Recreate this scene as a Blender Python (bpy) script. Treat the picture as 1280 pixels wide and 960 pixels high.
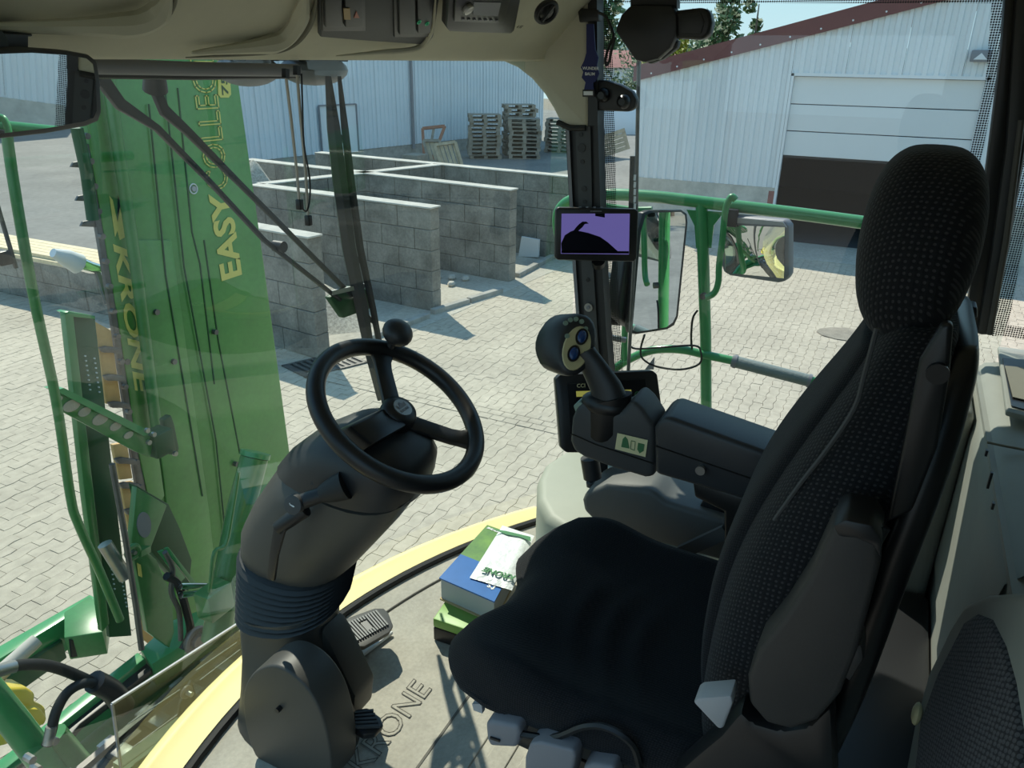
import bpy, bmesh, math, random
from mathutils import Vector, Matrix, noise
random.seed(7)
for o in list(bpy.data.objects): bpy.data.objects.remove(o)
SC = bpy.context.scene
COL = SC.collection
V = Vector
# ---------------------------------------------------------------- camera
# vehicle frame: X to the driver's right, Y forward, Z up; yard surface z=0, cab floor z=2.1
CAM = V((-1.15, -0.30, 3.60)); FPX = 960.0
_A, _PI, _RO = math.radians(64), math.radians(23.1), 0.015
_R = V((math.cos(_A), -math.sin(_A), 0)); _F = V((math.sin(_A), math.cos(_A), 0)); _U = V((0, 0, 1))
FW = _F*math.cos(_PI) - _U*math.sin(_PI); UP0 = _F*math.sin(_PI) + _U*math.cos(_PI)
RT = _R*math.cos(_RO) + UP0*math.sin(_RO); UP = -_R*math.sin(_RO) + UP0*math.cos(_RO)
cd = bpy.data.cameras.new('camera'); cam = bpy.data.objects.new('camera', cd); COL.objects.link(cam)
cd.sensor_fit = 'HORIZONTAL'; cd.sensor_width = 36.0; cd.lens = FPX/1280*36; cd.clip_start = 0.02; cd.clip_end = 500
M = Matrix.Identity(4)
for i in range(3):
    M[i][0], M[i][1], M[i][2], M[i][3] = RT[i], UP[i], -FW[i], CAM[i]
cam.matrix_world = M
SC.camera = cam
# ---------------------------------------------------------------- world, sun, exposure
SUN_EL, SUN_AZ = math.radians(49.0), math.atan2(0.632, 0.775)   # azimuth from +Y towards +X
w = bpy.data.worlds.new('world'); SC.world = w; w.use_nodes = True
wn = w.node_tree.nodes; wl = w.node_tree.links
bg = wn['Background']                                             # clear pale-cyan summer sky, the same all round, deeper towards the zenith
tcw = wn.new('ShaderNodeTexCoord'); sx = wn.new('ShaderNodeSeparateXYZ'); rp = wn.new('ShaderNodeValToRGB')
wl.new(tcw.outputs['Generated'], sx.inputs[0]); wl.new(sx.outputs['Z'], rp.inputs[0])
el = rp.color_ramp.elements; el[0].position = 0.0; el[0].color = (0.66, 0.86, 0.93, 1); el[1].position = 1.0; el[1].color = (0.20, 0.42, 0.78, 1)
e_ = el.new(0.12); e_.color = (0.50, 0.80, 0.93, 1); e_ = el.new(0.45); e_.color = (0.32, 0.60, 0.88, 1)
wl.new(rp.outputs[0], bg.inputs[0]); bg.inputs[1].default_value = 1.0
sl = bpy.data.lights.new('sun', 'SUN'); sl.energy = 5.0; sl.angle = math.radians(0.53); sl.color = (1.0, 0.93, 0.81)
sun = bpy.data.objects.new('sun', sl); COL.objects.link(sun)
sd = V((math.sin(SUN_AZ)*math.cos(SUN_EL), math.cos(SUN_AZ)*math.cos(SUN_EL), math.sin(SUN_EL)))
sun.rotation_euler = sd.to_track_quat('Z', 'Y').to_euler(); sun.location = (30, 40, 60)
SC.view_settings.view_transform = 'Standard'; SC.view_settings.look = 'None'
SC.view_settings.gamma = 1.0; SC.view_settings.use_curve_mapping = False
SC.view_settings.exposure = 0.12
# ---------------------------------------------------------------- pixel -> world helpers
def ray(u, v): return FW + RT*((u-640)/FPX) + UP*((480-v)/FPX)
def P(u, v, pl):
    d = ray(u, v)
    if isinstance(pl[0], str):
        i = 'xyz'.index(pl[0]); return CAM + d*((pl[1]-CAM[i])/d[i])
    p0, n = pl
    return CAM + d*((p0-CAM).dot(n)/d.dot(n))
def X(v): return ('x', v)
def Y(v): return ('y', v)
def Z(v): return ('z', v)
def PP(l, pl): return [P(a, b, pl) for a, b in l]
def yw(x, z): return 1.03 - 0.36*x*x - 0.02*(z-2.1)           # windscreen surface
def PW(u, v, off=0.0):
    y = 1.0
    for _ in range(12):
        p = P(u, v, Y(y)); xx = max(-1.2, min(1.2, p.x)); y = 0.5*y + 0.5*(yw(xx, p.z)+off)
    return P(u, v, Y(y))
def smooth_path(pts, n=6):
    pts = [V(p) for p in pts]; out = []
    for i in range(len(pts)-1):
        p0 = pts[max(i-1, 0)]; p1 = pts[i]; p2 = pts[i+1]; p3 = pts[min(i+2, len(pts)-1)]
        for k in range(n):
            t = k/n
            out.append(0.5*((2*p1)+(p2-p0)*t+(2*p0-5*p1+4*p2-p3)*t*t+(3*p1-p0-3*p2+p3)*t**3))
    out.append(pts[-1]); return out
# ---------------------------------------------------------------- materials
MATS = {}
def mat(name, col, rough=0.5, metal=0.0, var=0.0, vs=8.0, bump=0.0, bs=60.0, emit=None, spec=0.5, col2=None, coat=0.0, fine=0.0):
    m = bpy.data.materials.new(name); m.use_nodes = True; MATS[name] = m
    nt = m.node_tree; b = nt.nodes['Principled BSDF']; N = nt.nodes; L = nt.links
    b.inputs['Base Color'].default_value = (*col, 1); b.inputs['Roughness'].default_value = rough
    b.inputs['Metallic'].default_value = metal; b.inputs['Specular IOR Level'].default_value = spec
    if coat: b.inputs['Coat Weight'].default_value = coat; b.inputs['Coat Roughness'].default_value = 0.1
    g = None
    if var or bump or col2: g = N.new('ShaderNodeNewGeometry')
    if var or col2:
        nz = N.new('ShaderNodeTexNoise'); nz.inputs['Scale'].default_value = vs; nz.inputs['Detail'].default_value = 5; nz.inputs['Roughness'].default_value = 0.65
        L.new(g.outputs['Position'], nz.inputs['Vector'])
        cr = N.new('ShaderNodeValToRGB'); cr.color_ramp.elements[0].position = 0.32; cr.color_ramp.elements[1].position = 0.70
        c2 = col2 if col2 else tuple(c*(1+var) for c in col); c1 = tuple(c*(1-var) for c in col) if not col2 else col
        cr.color_ramp.elements[0].color = (*c1, 1); cr.color_ramp.elements[1].color = (*c2, 1)
        L.new(nz.outputs[0], cr.inputs[0]); src = cr.outputs[0]
        if fine:
            n2 = N.new('ShaderNodeTexNoise'); n2.inputs['Scale'].default_value = vs*14; n2.inputs['Detail'].default_value = 2
            L.new(g.outputs['Position'], n2.inputs['Vector'])
            mr = N.new('ShaderNodeMapRange'); mr.inputs[1].default_value = 0.3; mr.inputs[2].default_value = 0.7; mr.inputs[3].default_value = 1-fine; mr.inputs[4].default_value = 1+fine
            L.new(n2.outputs[0], mr.inputs[0])
            mx = N.new('ShaderNodeVectorMath'); mx.operation = 'SCALE'; L.new(src, mx.inputs[0]); L.new(mr.outputs[0], mx.inputs['Scale']); src = mx.outputs[0]
        L.new(src, b.inputs['Base Color'])
    if bump:
        nb = N.new('ShaderNodeTexNoise'); nb.inputs['Scale'].default_value = bs; nb.inputs['Detail'].default_value = 3
        L.new(g.outputs['Position'], nb.inputs['Vector'])
        bp = N.new('ShaderNodeBump'); bp.inputs['Strength'].default_value = bump; bp.inputs['Distance'].default_value = 0.01
        L.new(nb.outputs[0], bp.inputs['Height']); L.new(bp.outputs[0], b.inputs['Normal'])
    if emit:
        b.inputs['Emission Color'].default_value = (*emit[0], 1); b.inputs['Emission Strength'].default_value = emit[1]
    return m
mat('liner', (0.52, 0.49, 0.375), 0.75, var=0.06, vs=5, bump=0.05, bs=400)
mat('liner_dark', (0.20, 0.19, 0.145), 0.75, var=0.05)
mat('greyplastic', (0.050, 0.052, 0.054), 0.55, bump=0.06, bs=700)
mat('brownplastic', (0.060, 0.056, 0.049), 0.5, var=0.06, vs=6, bump=0.05, bs=900)
mat('darkplastic', (0.020, 0.021, 0.023), 0.45, bump=0.04, bs=700)
mat('black', (0.010, 0.010, 0.011), 0.4)
mat('blackgloss', (0.007, 0.007, 0.008), 0.33)
mat('rubber', (0.012, 0.012, 0.012), 0.6)
mat('bellows', (0.016, 0.017, 0.018), 0.55)
mat('beige', (0.38, 0.39, 0.315), 0.55, var=0.04, vs=6, bump=0.05, bs=500)
mat('consolegrey', (0.115, 0.12, 0.118), 0.5, var=0.05, vs=7, bump=0.05, bs=600)
mat('rearpanel', (0.27, 0.28, 0.245), 0.6, var=0.06, vs=6, bump=0.05, bs=500)
mat('mat_floor', (0.40, 0.37, 0.305), 0.75, var=0.16, vs=7, bump=0.15, bs=240, fine=0.08)
mat('mat_line', (0.13, 0.12, 0.10), 0.8)
mat('cream', (0.80, 0.66, 0.28), 0.55, var=0.05, vs=4)
mat('green', (0.060, 0.22, 0.060), 0.35, var=0.12, vs=4, coat=0.3, fine=0.05)
mat('green_panel', (0.095, 0.29, 0.060), 0.35, var=0.14, vs=3, coat=0.3, fine=0.05)
mat('green_dark', (0.022, 0.085, 0.030), 0.45, var=0.15, vs=6)
mat('green_rail', (0.055, 0.29, 0.095), 0.32, var=0.08, vs=5, coat=0.4)
mat('yellow', (0.80, 0.62, 0.08), 0.35, var=0.05, coat=0.3)
mat('decal_yellow', (0.75, 0.66, 0.16), 0.5)
mat('tan', (0.62, 0.36, 0.13), 0.6, var=0.12, vs=12)
mat('steel', (0.42, 0.41, 0.39), 0.35, 0.85, var=0.12, vs=15)
mat('steel_dark', (0.16, 0.15, 0.14), 0.5, 0.6, var=0.25, vs=10)
mat('chrome', (0.85, 0.86, 0.88), 0.08, 1.0)
mat('mirror', (0.90, 0.92, 0.91), 0.015, 1.0)
mat('greyhose', (0.20, 0.24, 0.23), 0.6, bump=0.2, bs=150)
mat('block', (0.24, 0.225, 0.195), 0.9, var=0.42, vs=2.0, bump=0.4, bs=45, fine=0.14)
mat('block_cap', (0.52, 0.49, 0.43), 0.9, var=0.18, vs=4, bump=0.3, bs=45)
mat('paver', (0.47, 0.405, 0.315), 0.85, var=0.13, vs=0.8, bump=0.35, bs=90, fine=0.10)
mat('paver_joint', (0.24, 0.21, 0.165), 0.95, var=0.2, vs=10)
mat('concrete', (0.44, 0.40, 0.33), 0.9, var=0.16, vs=1.2, bump=0.25, bs=40, fine=0.12)
mat('asphalt', (0.22, 0.21, 0.19), 0.9, var=0.16, vs=0.5, bump=0.3, bs=30, fine=0.1)
mat('kerb', (0.36, 0.34, 0.30), 0.9, var=0.2, vs=5, bump=0.3, bs=40)
mat('gravel', (0.42, 0.38, 0.31), 0.95, var=0.4, vs=25, bump=1.0, bs=55, fine=0.25)
mat('cladding', (0.72, 0.74, 0.75), 0.4, var=0.03, vs=0.6)
mat('cladding2', (0.70, 0.74, 0.77), 0.4, var=0.04, vs=0.6)
mat('doorpanel', (0.70, 0.71, 0.71), 0.4, var=0.02, vs=0.6)
mat('maroon', (0.17, 0.055, 0.050), 0.5, var=0.08, vs=2)
mat('rooftile', (0.30, 0.12, 0.10), 0.8, var=0.2, vs=3)
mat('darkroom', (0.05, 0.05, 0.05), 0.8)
mat('wood', (0.46, 0.37, 0.25), 0.8, var=0.22, vs=6, fine=0.12)
mat('wood_grey', (0.30, 0.26, 0.205), 0.85, var=0.25, vs=5, fine=0.12)
mat('wood_red', (0.34, 0.15, 0.09), 0.8, var=0.2, vs=5)
mat('lumber', (0.74, 0.60, 0.38), 0.75, var=0.15, vs=8, fine=0.08)
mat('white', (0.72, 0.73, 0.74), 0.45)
mat('paper', (0.80, 0.80, 0.78), 0.6)
mat('bag', (0.80, 0.82, 0.80), 0.35, bump=0.6, bs=35)
mat('blue_cover', (0.025, 0.14, 0.42), 0.3, var=0.1, vs=12)
mat('green_cover', (0.20, 0.36, 0.06), 0.3, col2=(0.05, 0.14, 0.05), vs=9)
mat('green_box', (0.20, 0.38, 0.07), 0.45, var=0.1)
mat('cardboard', (0.50, 0.38, 0.2), 0.8)
mat('pages', (0.50, 0.50, 0.48), 0.8)
mat('light_grey', (0.40, 0.40, 0.41), 0.5)
mat('mid_grey', (0.22, 0.22, 0.24), 0.5)
mat('tan_plate', (0.52, 0.46, 0.25), 0.5)
mat('sticker', (0.72, 0.66, 0.38), 0.5)
mat('sticker_green', (0.04, 0.16, 0.06), 0.5)
mat('button_blue', (0.015, 0.05, 0.16), 0.25)
mat('button_green', (0.22, 0.30, 0.24), 0.4)
mat('lanyard', (0.006, 0.012, 0.10), 0.6)
mat('cord', (0.52, 0.48, 0.42), 0.8)
mat('screen', (0.02, 0.02, 0.05), 0.25, emit=((0.13, 0.11, 0.34), 0.75))
mat('screen_dark', (0.005, 0.005, 0.012), 0.2)
mat('screen_led', (0.1, 0.1, 0.03), 0.3, emit=((0.55, 0.55, 0.12), 0.35))
mat('led_green', (0.02, 0.1, 0.05), 0.3, emit=((0.05, 0.6, 0.25), 0.15))
mat('led_orange', (0.30, 0.18, 0.03), 0.4)
mat('led_red', (0.35, 0.08, 0.04), 0.4)
mat('armtop', (0.030, 0.033, 0.038), 0.42, bump=0.08, bs=500)
mat('armleather', (0.032, 0.029, 0.027), 0.55, var=0.08, bump=0.08, bs=500)
mat('leaf', (0.055, 0.11, 0.025), 0.6, var=0.45, vs=1.5)
mat('leaf_yellow', (0.35, 0.34, 0.03), 0.6, var=0.3, vs=2)
mat('bark', (0.09, 0.065, 0.045), 0.9, var=0.2)
mat('grass', (0.10, 0.19, 0.035), 0.9, var=0.3, vs=0.4, fine=0.2)
mat('hillmat', (0.05, 0.10, 0.09), 0.95, var=0.3, vs=0.03)
mat('tyre', (0.02, 0.02, 0.02), 0.8)
def fabric(name, base, dot, sc, th):
    m = mat(name, base, 0.85, spec=0.2); nt = m.node_tree; N = nt.nodes; L = nt.links; b = N['Principled BSDF']
    g = N.new('ShaderNodeNewGeometry'); vo = N.new('ShaderNodeTexVoronoi'); vo.inputs['Scale'].default_value = sc; vo.inputs['Randomness'].default_value = 0.25; vo.voronoi_dimensions = '2D'
    d1 = N.new('ShaderNodeVectorMath'); d1.operation = 'DOT_PRODUCT'; d1.inputs[1].default_value = (0.6, 1, 0); d2 = N.new('ShaderNodeVectorMath'); d2.operation = 'DOT_PRODUCT'; d2.inputs[1].default_value = (0.8, 0, 1)
    cb_ = N.new('ShaderNodeCombineXYZ'); L.new(g.outputs['Position'], d1.inputs[0]); L.new(g.outputs['Position'], d2.inputs[0]); L.new(d1.outputs['Value'], cb_.inputs[0]); L.new(d2.outputs['Value'], cb_.inputs[1]); L.new(cb_.outputs[0], vo.inputs['Vector'])
    cr = N.new('ShaderNodeValToRGB'); cr.color_ramp.elements[0].position = th; cr.color_ramp.elements[0].color = (*dot, 1)
    cr.color_ramp.elements[1].position = th+0.08; cr.color_ramp.elements[1].color = (*base, 1)
    L.new(vo.outputs['Distance'], cr.inputs[0]); L.new(cr.outputs[0], b.inputs['Base Color'])
    bp = N.new('ShaderNodeBump'); bp.inputs['Strength'].default_value = 0.35; bp.inputs['Distance'].default_value = 0.004
    L.new(vo.outputs['Distance'], bp.inputs['Height']); L.new(bp.outputs[0], b.inputs['Normal'])
    b.inputs['Sheen Weight'].default_value = 0.06; b.inputs['Sheen Roughness'].default_value = 0.5
fabric('fabric', (0.009, 0.010, 0.012), (0.040, 0.040, 0.042), 125, 0.19)
fabric('fabric_rib', (0.007, 0.008, 0.010), (0.016, 0.017, 0.020), 220, 0.30)
fabric('fabric_weave', (0.022, 0.022, 0.026), (0.085, 0.085, 0.09), 130, 0.38)
def glassmat(name, tint, gain):
    m = bpy.data.materials.new(name); m.use_nodes = True; MATS[name] = m; nt = m.node_tree; N = nt.nodes; L = nt.links
    N.remove(N['Principled BSDF']); out = N['Material Output']
    t = N.new('ShaderNodeBsdfTransparent'); t.inputs[0].default_value = (*tint, 1)
    gl = N.new('ShaderNodeBsdfGlossy'); gl.inputs['Roughness'].default_value = 0.0; gl.inputs[0].default_value = (0.95, 0.97, 1, 1)
    lw = N.new('ShaderNodeLayerWeight'); lw.inputs[0].default_value = 0.5
    pw = N.new('ShaderNodeMath'); pw.operation = 'POWER'; pw.inputs[1].default_value = 5.0
    fr = N.new('ShaderNodeMath'); fr.operation = 'MULTIPLY_ADD'; fr.inputs[1].default_value = 0.96; fr.inputs[2].default_value = 0.04
    L.new(lw.outputs['Facing'], pw.inputs[0]); L.new(pw.outputs[0], fr.inputs[0])
    mu = N.new('ShaderNodeMath'); mu.operation = 'MULTIPLY'; mu.inputs[1].default_value = gain; mu.use_clamp = True
    mx = N.new('ShaderNodeMixShader'); L.new(fr.outputs[0], mu.inputs[0]); L.new(mu.outputs[0], mx.inputs[0])
    L.new(t.outputs[0], mx.inputs[1]); L.new(gl.outputs[0], mx.inputs[2]); L.new(mx.outputs[0], out.inputs[0])
    return m
glassmat('glass', (0.86, 0.93, 0.89), 1.7)
glassmat('glass_side', (0.88, 0.94, 0.92), 1.4)
def pane_smoke():
    m = glassmat('perspex', (0.55, 0.60, 0.56), 0.8)
pane_smoke()
# black ceramic dots printed on the window border
def fritmat():
    m = bpy.data.materials.new('frit'); m.use_nodes = True; MATS['frit'] = m; nt = m.node_tree; N = nt.nodes; L = nt.links
    b = N['Principled BSDF']; b.inputs['Base Color'].default_value = (0.008, 0.008, 0.008, 1); b.inputs['Roughness'].default_value = 0.5
    g = N.new('ShaderNodeNewGeometry'); vo = N.new('ShaderNodeTexVoronoi'); vo.inputs['Scale'].default_value = 190; vo.inputs['Randomness'].default_value = 0.0
    mp = N.new('ShaderNodeVectorMath'); mp.operation = 'MULTIPLY'; mp.inputs[1].default_value = (0, 1, 1); L.new(g.outputs['Position'], mp.inputs[0]); 
    vo.voronoi_dimensions = '3D'; L.new(mp.outputs[0], vo.inputs['Vector'])
    lt = N.new('ShaderNodeMath'); lt.operation = 'LESS_THAN'; lt.inputs[1].default_value = 0.40; L.new(vo.outputs['Distance'], lt.inputs[0])
    L.new(lt.outputs[0], b.inputs['Alpha'])
fritmat()
# ---------------------------------------------------------------- mesh building
WL = {}
class MB:
    def __init__(s): s.v = []; s.f = []
    def add(s, vs, fs):
        n = len(s.v); s.v += [V(p) for p in vs]; s.f += [tuple(i+n for i in f) for f in fs]; return s
    def box(s, lo, hi):
        a, b = lo, hi
        return s.add([(a[0],a[1],a[2]),(b[0],a[1],a[2]),(b[0],b[1],a[2]),(a[0],b[1],a[2]),(a[0],a[1],b[2]),(b[0],a[1],b[2]),(b[0],b[1],b[2]),(a[0],b[1],b[2])],
                     [(0,3,2,1),(4,5,6,7),(0,1,5,4),(1,2,6,5),(2,3,7,6),(3,0,4,7)])
    def obox(s, c, ax, half):
        c = V(c); A = [V(a).normalized()*h for a, h in zip(ax, half)]
        vs = [c+A[0]*i+A[1]*j+A[2]*k for k in (-1, 1) for j in (-1, 1) for i in (-1, 1)]
        return s.add(vs, [(0,2,3,1),(4,5,7,6),(0,1,5,4),(1,3,7,5),(3,2,6,7),(2,0,4,6)])
    def bar(s, a, b, wd, ht, side=None):
        a, b = V(a), V(b); d = (b-a); 
        up = V(side) if side is not None else V((0, 0, 1))
        sx = d.cross(up)
        if sx.length < 1e-6: sx = d.cross(V((1, 0, 0)))
        sx.normalize(); uz = sx.cross(d).normalized()
        return s.obox((a+b)/2, (d, sx, uz), (d.length/2, wd/2, ht/2))
    def prism(s, poly, vec):
        n = len(poly); vec = V(vec); vs = [V(p) for p in poly]+[V(p)+vec for p in poly]
        fs = [tuple(range(n-1, -1, -1)), tuple(range(n, 2*n))]+[(i, (i+1) % n, n+(i+1) % n, n+i) for i in range(n)]
        return s.add(vs, fs)
    def loft(s, rings, cap=True, closed=True):
        m = len(rings[0]); vs = [p for r in rings for p in r]; fs = []
        for i in range(len(rings)-1):
            for j in range(m if closed else m-1):
                a = i*m+j; b = i*m+(j+1) % m; fs.append((a, b, b+m, a+m))
        if cap and closed:
            fs.append(tuple(range(m-1, -1, -1))); fs.append(tuple(range((len(rings)-1)*m, len(rings)*m)))
        return s.add(vs, fs)
    def tube(s, path, r, n=8, cap=True):
        path = [V(p) for p in path]; rs = r if isinstance(r, (list, tuple)) else [r]*len(path)
        rings = []; up = None
        for i, p in enumerate(path):
            t = (path[min(i+1, len(path)-1)]-path[max(i-1, 0)]).normalized()
            if up is None:
                up = t.orthogonal().normalized()
            up = (up - t*up.dot(t)).normalized(); sd_ = t.cross(up)
            rings.append([p+(up*math.cos(k*2*math.pi/n)+sd_*math.sin(k*2*math.pi/n))*rs[i] for k in range(n)])
        return s.loft(rings, cap)
    def disc(s, c, axis, r, h, n=20, r2=None):
        c = V(c); a = V(axis).normalized()
        return s.tube([c-a*h/2, c+a*h/2], [r, r if r2 is None else r2], n)
    def ell(s, c, ax, half, nu=18, nv=10, e=1.0):
        c = V(c); A = [V(a).normalized()*h for a, h in zip(ax, half)]
        def sp(x): return math.copysign(abs(x)**e, x)
        vs = [c+A[2]*-1]; 
        for i in range(1, nv):
            th = -math.pi/2+math.pi*i/nv
            for j in range(nu):
                ph = 2*math.pi*j/nu
                vs.append(c+A[0]*sp(math.cos(th))*sp(math.cos(ph))+A[1]*sp(math.cos(th))*sp(math.sin(ph))+A[2]*sp(math.sin(th)))
        vs.append(c+A[2]); fs = [(0, 1+(j+1) % nu, 1+j) for j in range(nu)]
        for i in range(nv-2):
            for j in range(nu):
                a = 1+i*nu+j; b = 1+i*nu+(j+1) % nu; fs.append((a, b, b+nu, a+nu))
        t = len(vs)-1; o = 1+(nv-2)*nu
        fs += [(o+j, o+(j+1) % nu, t) for j in range(nu)]
        return s.add(vs, fs)
    def torus(s, c, ax, R, r, nu=48, nv=12):
        c = V(c); e1, e2 = V(ax[0]).normalized(), V(ax[1]).normalized(); e3 = e1.cross(e2); rings = []
        vs = []; fs = []
        for i in range(nu):
            a = 2*math.pi*i/nu; d = e1*math.cos(a)+e2*math.sin(a)
            for j in range(nv):
                b = 2*math.pi*j/nv; vs.append(c+d*(R+r*math.cos(b))+e3*r*math.sin(b))
        for i in range(nu):
            for j in range(nv):
                fs.append((i*nv+j, ((i+1) % nu)*nv+j, ((i+1) % nu)*nv+(j+1) % nv, i*nv+(j+1) % nv))
        return s.add(vs, fs)
    def grid(s, rows):
        m = len(rows[0]); return s.add([p for r in rows for p in r], [(i*m+j, i*m+j+1, (i+1)*m+j+1, (i+1)*m+j) for i in range(len(rows)-1) for j in range(m-1)])
    def build(s, name, mt, parent=None, bevel=0.0, seg=2, smooth=True, ang=38, org=None, fix=True):
        bm = bmesh.new(); vs = [bm.verts.new(p) for p in s.v]
        for f in s.f:
            try: bm.faces.new([vs[i] for i in f])
            except ValueError: pass
        bmesh.ops.remove_doubles(bm, verts=bm.verts, dist=1e-6)
        if fix: bmesh.ops.recalc_face_normals(bm, faces=bm.faces)
        if bevel:
            ed = [e for e in bm.edges if len(e.link_faces) == 2 and e.calc_face_angle(0) > math.radians(30)]
            bmesh.ops.bevel(bm, geom=ed, offset=bevel, segments=seg, profile=0.5, affect='EDGES', clamp_overlap=True)
        for f in bm.faces: f.smooth = smooth
        if smooth:
            for e in bm.edges:
                if len(e.link_faces) == 2 and e.calc_face_angle(0) > math.radians(ang): e.smooth = False
        if parent is not None: o0 = WL[parent]
        elif org is not None: o0 = V(org)
        else:
            xs = [v.co for v in bm.verts]; lo = V([min(c[i] for c in xs) for i in range(3)]); hi = V([max(c[i] for c in xs) for i in range(3)])
            o0 = V(((lo.x+hi.x)/2, (lo.y+hi.y)/2, lo.z))
        bmesh.ops.translate(bm, verts=bm.verts, vec=-o0)
        me = bpy.data.meshes.new(name); bm.to_mesh(me); bm.free()
        return link(name, me, mt, parent, o0)
def link(name, me, mt, parent=None, o0=None, loc=None):
    if mt and not me.materials: me.materials.append(MATS[mt] if isinstance(mt, str) else mt)
    o = bpy.data.objects.new(name, me); COL.objects.link(o)
    if parent is not None:
        o.parent = parent; WL[o] = WL[parent]
        if loc is not None: o.location = V(loc)-WL[parent]; WL[o] = V(loc)
    else:
        o.location = o0 if loc is None else loc; WL[o] = V(o.location)
    return o
def tag(o, label, cat, group=None, kind=None):
    if label: o['label'] = label
    if cat: o['category'] = cat
    if group: o['group'] = group
    if kind: o['kind'] = kind
    return o
def thing(name, label, cat, loc, group=None, kind=None):
    o = bpy.data.objects.new(name, None); COL.objects.link(o); o.location = loc; o.empty_display_size = 0.1; WL[o] = V(loc)
    return tag(o, label, cat, group, kind)
def struct(o, label=None): o['kind'] = 'structure'; 
def text_mesh(s, size, origin, xd, yd, depth=0.0006, bold=0.0, shear=0.0, align='LEFT', spacing=1.0):
    c = bpy.data.curves.new('lettering', 'FONT'); c.body = s; c.size = size; c.extrude = depth; c.offset = bold; c.shear = shear; c.align_x = align; c.space_character = spacing; c.resolution_u = 3
    o = bpy.data.objects.new('lettering', c); COL.objects.link(o)
    dg = bpy.context.evaluated_depsgraph_get(); me = bpy.data.meshes.new_from_object(o.evaluated_get(dg))
    bpy.data.objects.remove(o); bpy.data.curves.remove(c)
    x = V(xd).normalized(); y = V(yd).normalized(); z = x.cross(y)
    mb = MB(); mb.add([V(origin)+x*v.co.x+y*v.co.y+z*v.co.z for v in me.vertices], [tuple(p.vertices) for p in me.polygons])
    bpy.data.meshes.remove(me); return mb
def pairloft(pairs, depth_dir, n=20, e=1.0):
    """rings from pairs of opposite contour points and a half depth"""
    rings = []; dd = V(depth_dir).normalized()
    def sp(x): return math.copysign(abs(x)**e, x)
    for a, b, sx in pairs:
        c = (a+b)/2; h = (a-b)/2
        rings.append([c+h*sp(math.cos(2*math.pi*k/n))+dd*sx*sp(math.sin(2*math.pi*k/n)) for k in range(n)])
    return rings
# ================================================================ THE YARD
def inview(p, pad=0):
    q = p-CAM; zc = q.dot(FW)
    if zc <= 0.1: return None
    u = 640+FPX*q.dot(RT)/zc; v = 480-FPX*q.dot(UP)/zc
    return (u, v, zc) if -pad < u < 1280+pad and -pad < v < 960+pad else None
g = MB(); n = 24
g.add([(-60, -60, -0.05), (70, -60, -0.05), (70, 70, -0.05), (-60, 70, -0.05)], [(0, 1, 2, 3)])
ground = g.build('ground', 'paver_joint', org=(0, 0, -0.05)); tag(ground, 'sunlit yard paved with interlocking concrete pavers', 'ground', kind='structure')
# pavers: rows along X with wavy long joints
PLN, PWD, GAP = 0.225, 0.1125, 0.0045
def paver_poly(x0, y0, ln, wd, wav=0.009):
    pts = []; a = GAP/2
    for t in (0.0, 0.25, 0.5, 0.75, 1.0):
        pts.append((x0+a+(ln-2*a)*t, y0+a+wav*math.sin(2*math.pi*(t+0.0))))
    for t in (1.0, 0.75, 0.5, 0.25, 0.0):
        pts.append((x0+a+(ln-2*a)*t, y0+wd-a+wav*math.sin(2*math.pi*(t+0.0))))
    return pts
WAV = 0.010
ME_P = []
for sg in (1, -1):
    base = paver_poly(0, 0, PLN, PWD, WAV*sg)
    pm = MB(); pm.prism([(x, y, -0.045) for x, y in base], (0, 0, 0.045)); pv0 = bmesh.new()
    me_p = bpy.data.meshes.new('paver'); bmv = [pv0.verts.new(p) for p in pm.v]
    for f in pm.f: pv0.faces.new([bmv[i] for i in f])
    bmesh.ops.recalc_face_normals(pv0, faces=pv0.faces); pv0.to_mesh(me_p); pv0.free(); me_p.materials.append(MATS['paver']); ME_P.append(me_p)
WIN = [(0, 395, 118, 760), (0, 800, 330, 960), (130, 790, 240, 840), (450, 430, 690, 660), (770, 470, 890, 520), (620, 440, 700, 640), (890, 330, 1080, 480)]
cells = []
def bay(x, y): return y > 5.45-0.11*(x-8.5) and x > 5.95
ny = int(22/PWD)
for j in range(ny):
    y0 = -5.0+j*PWD; off = (j % 2)*PLN/2
    nx = int(15.6/PLN)
    for i in range(nx):
        x0 = -0.6+off+i*PLN
        if x0 > 14.9 or bay(x0, y0): continue
        if y0 > 14 and x0 > 6: continue
        q = inview(V((x0, y0, 0)), 420)
        if not q: continue
        hit = any(a <= q[0] <= c and b <= q[1] <= d for a, b, c, d in WIN)
        cells.append((q[2] if hit else 1000+q[2], x0, y0, j % 2))
cells.sort()
stuff = MB()
for k, (zc, x0, y0, od) in enumerate(cells):
    dz = random.uniform(-0.003, 0.002)
    if k < 290 and zc < 900:
        link('paver', ME_P[od], None, ground, loc=(x0, y0, dz))
    else:
        b = paver_poly(x0, y0, PLN, PWD, -WAV if od else WAV); nb = len(b)
        stuff.add([(x, y, dz) for x, y in b]+[(x, y, -0.03) for x, y in b], [tuple(range(nb))]+[(i, nb+i, nb+(i+1) % nb, (i+1) % nb) for i in range(nb)])
for k in range(150):                                             # straight two-row drainage band running along the yard
    for r in range(3):
        y0 = -4+k*0.16+(r % 2)*0.08; x0 = 5.46+r*0.115
        if y0 > 5.6 or not inview(V((x0, y0, 0)), 420): continue
        stuff.add([(x0, y0, 0.006), (x0+0.108, y0, 0.006), (x0+0.108, y0+0.153, 0.006), (x0, y0+0.153, 0.006)], [(0, 1, 2, 3)])
so = stuff.build('paver_field', 'paver', ground, smooth=False, fix=False); so['kind'] = 'stuff'
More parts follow.
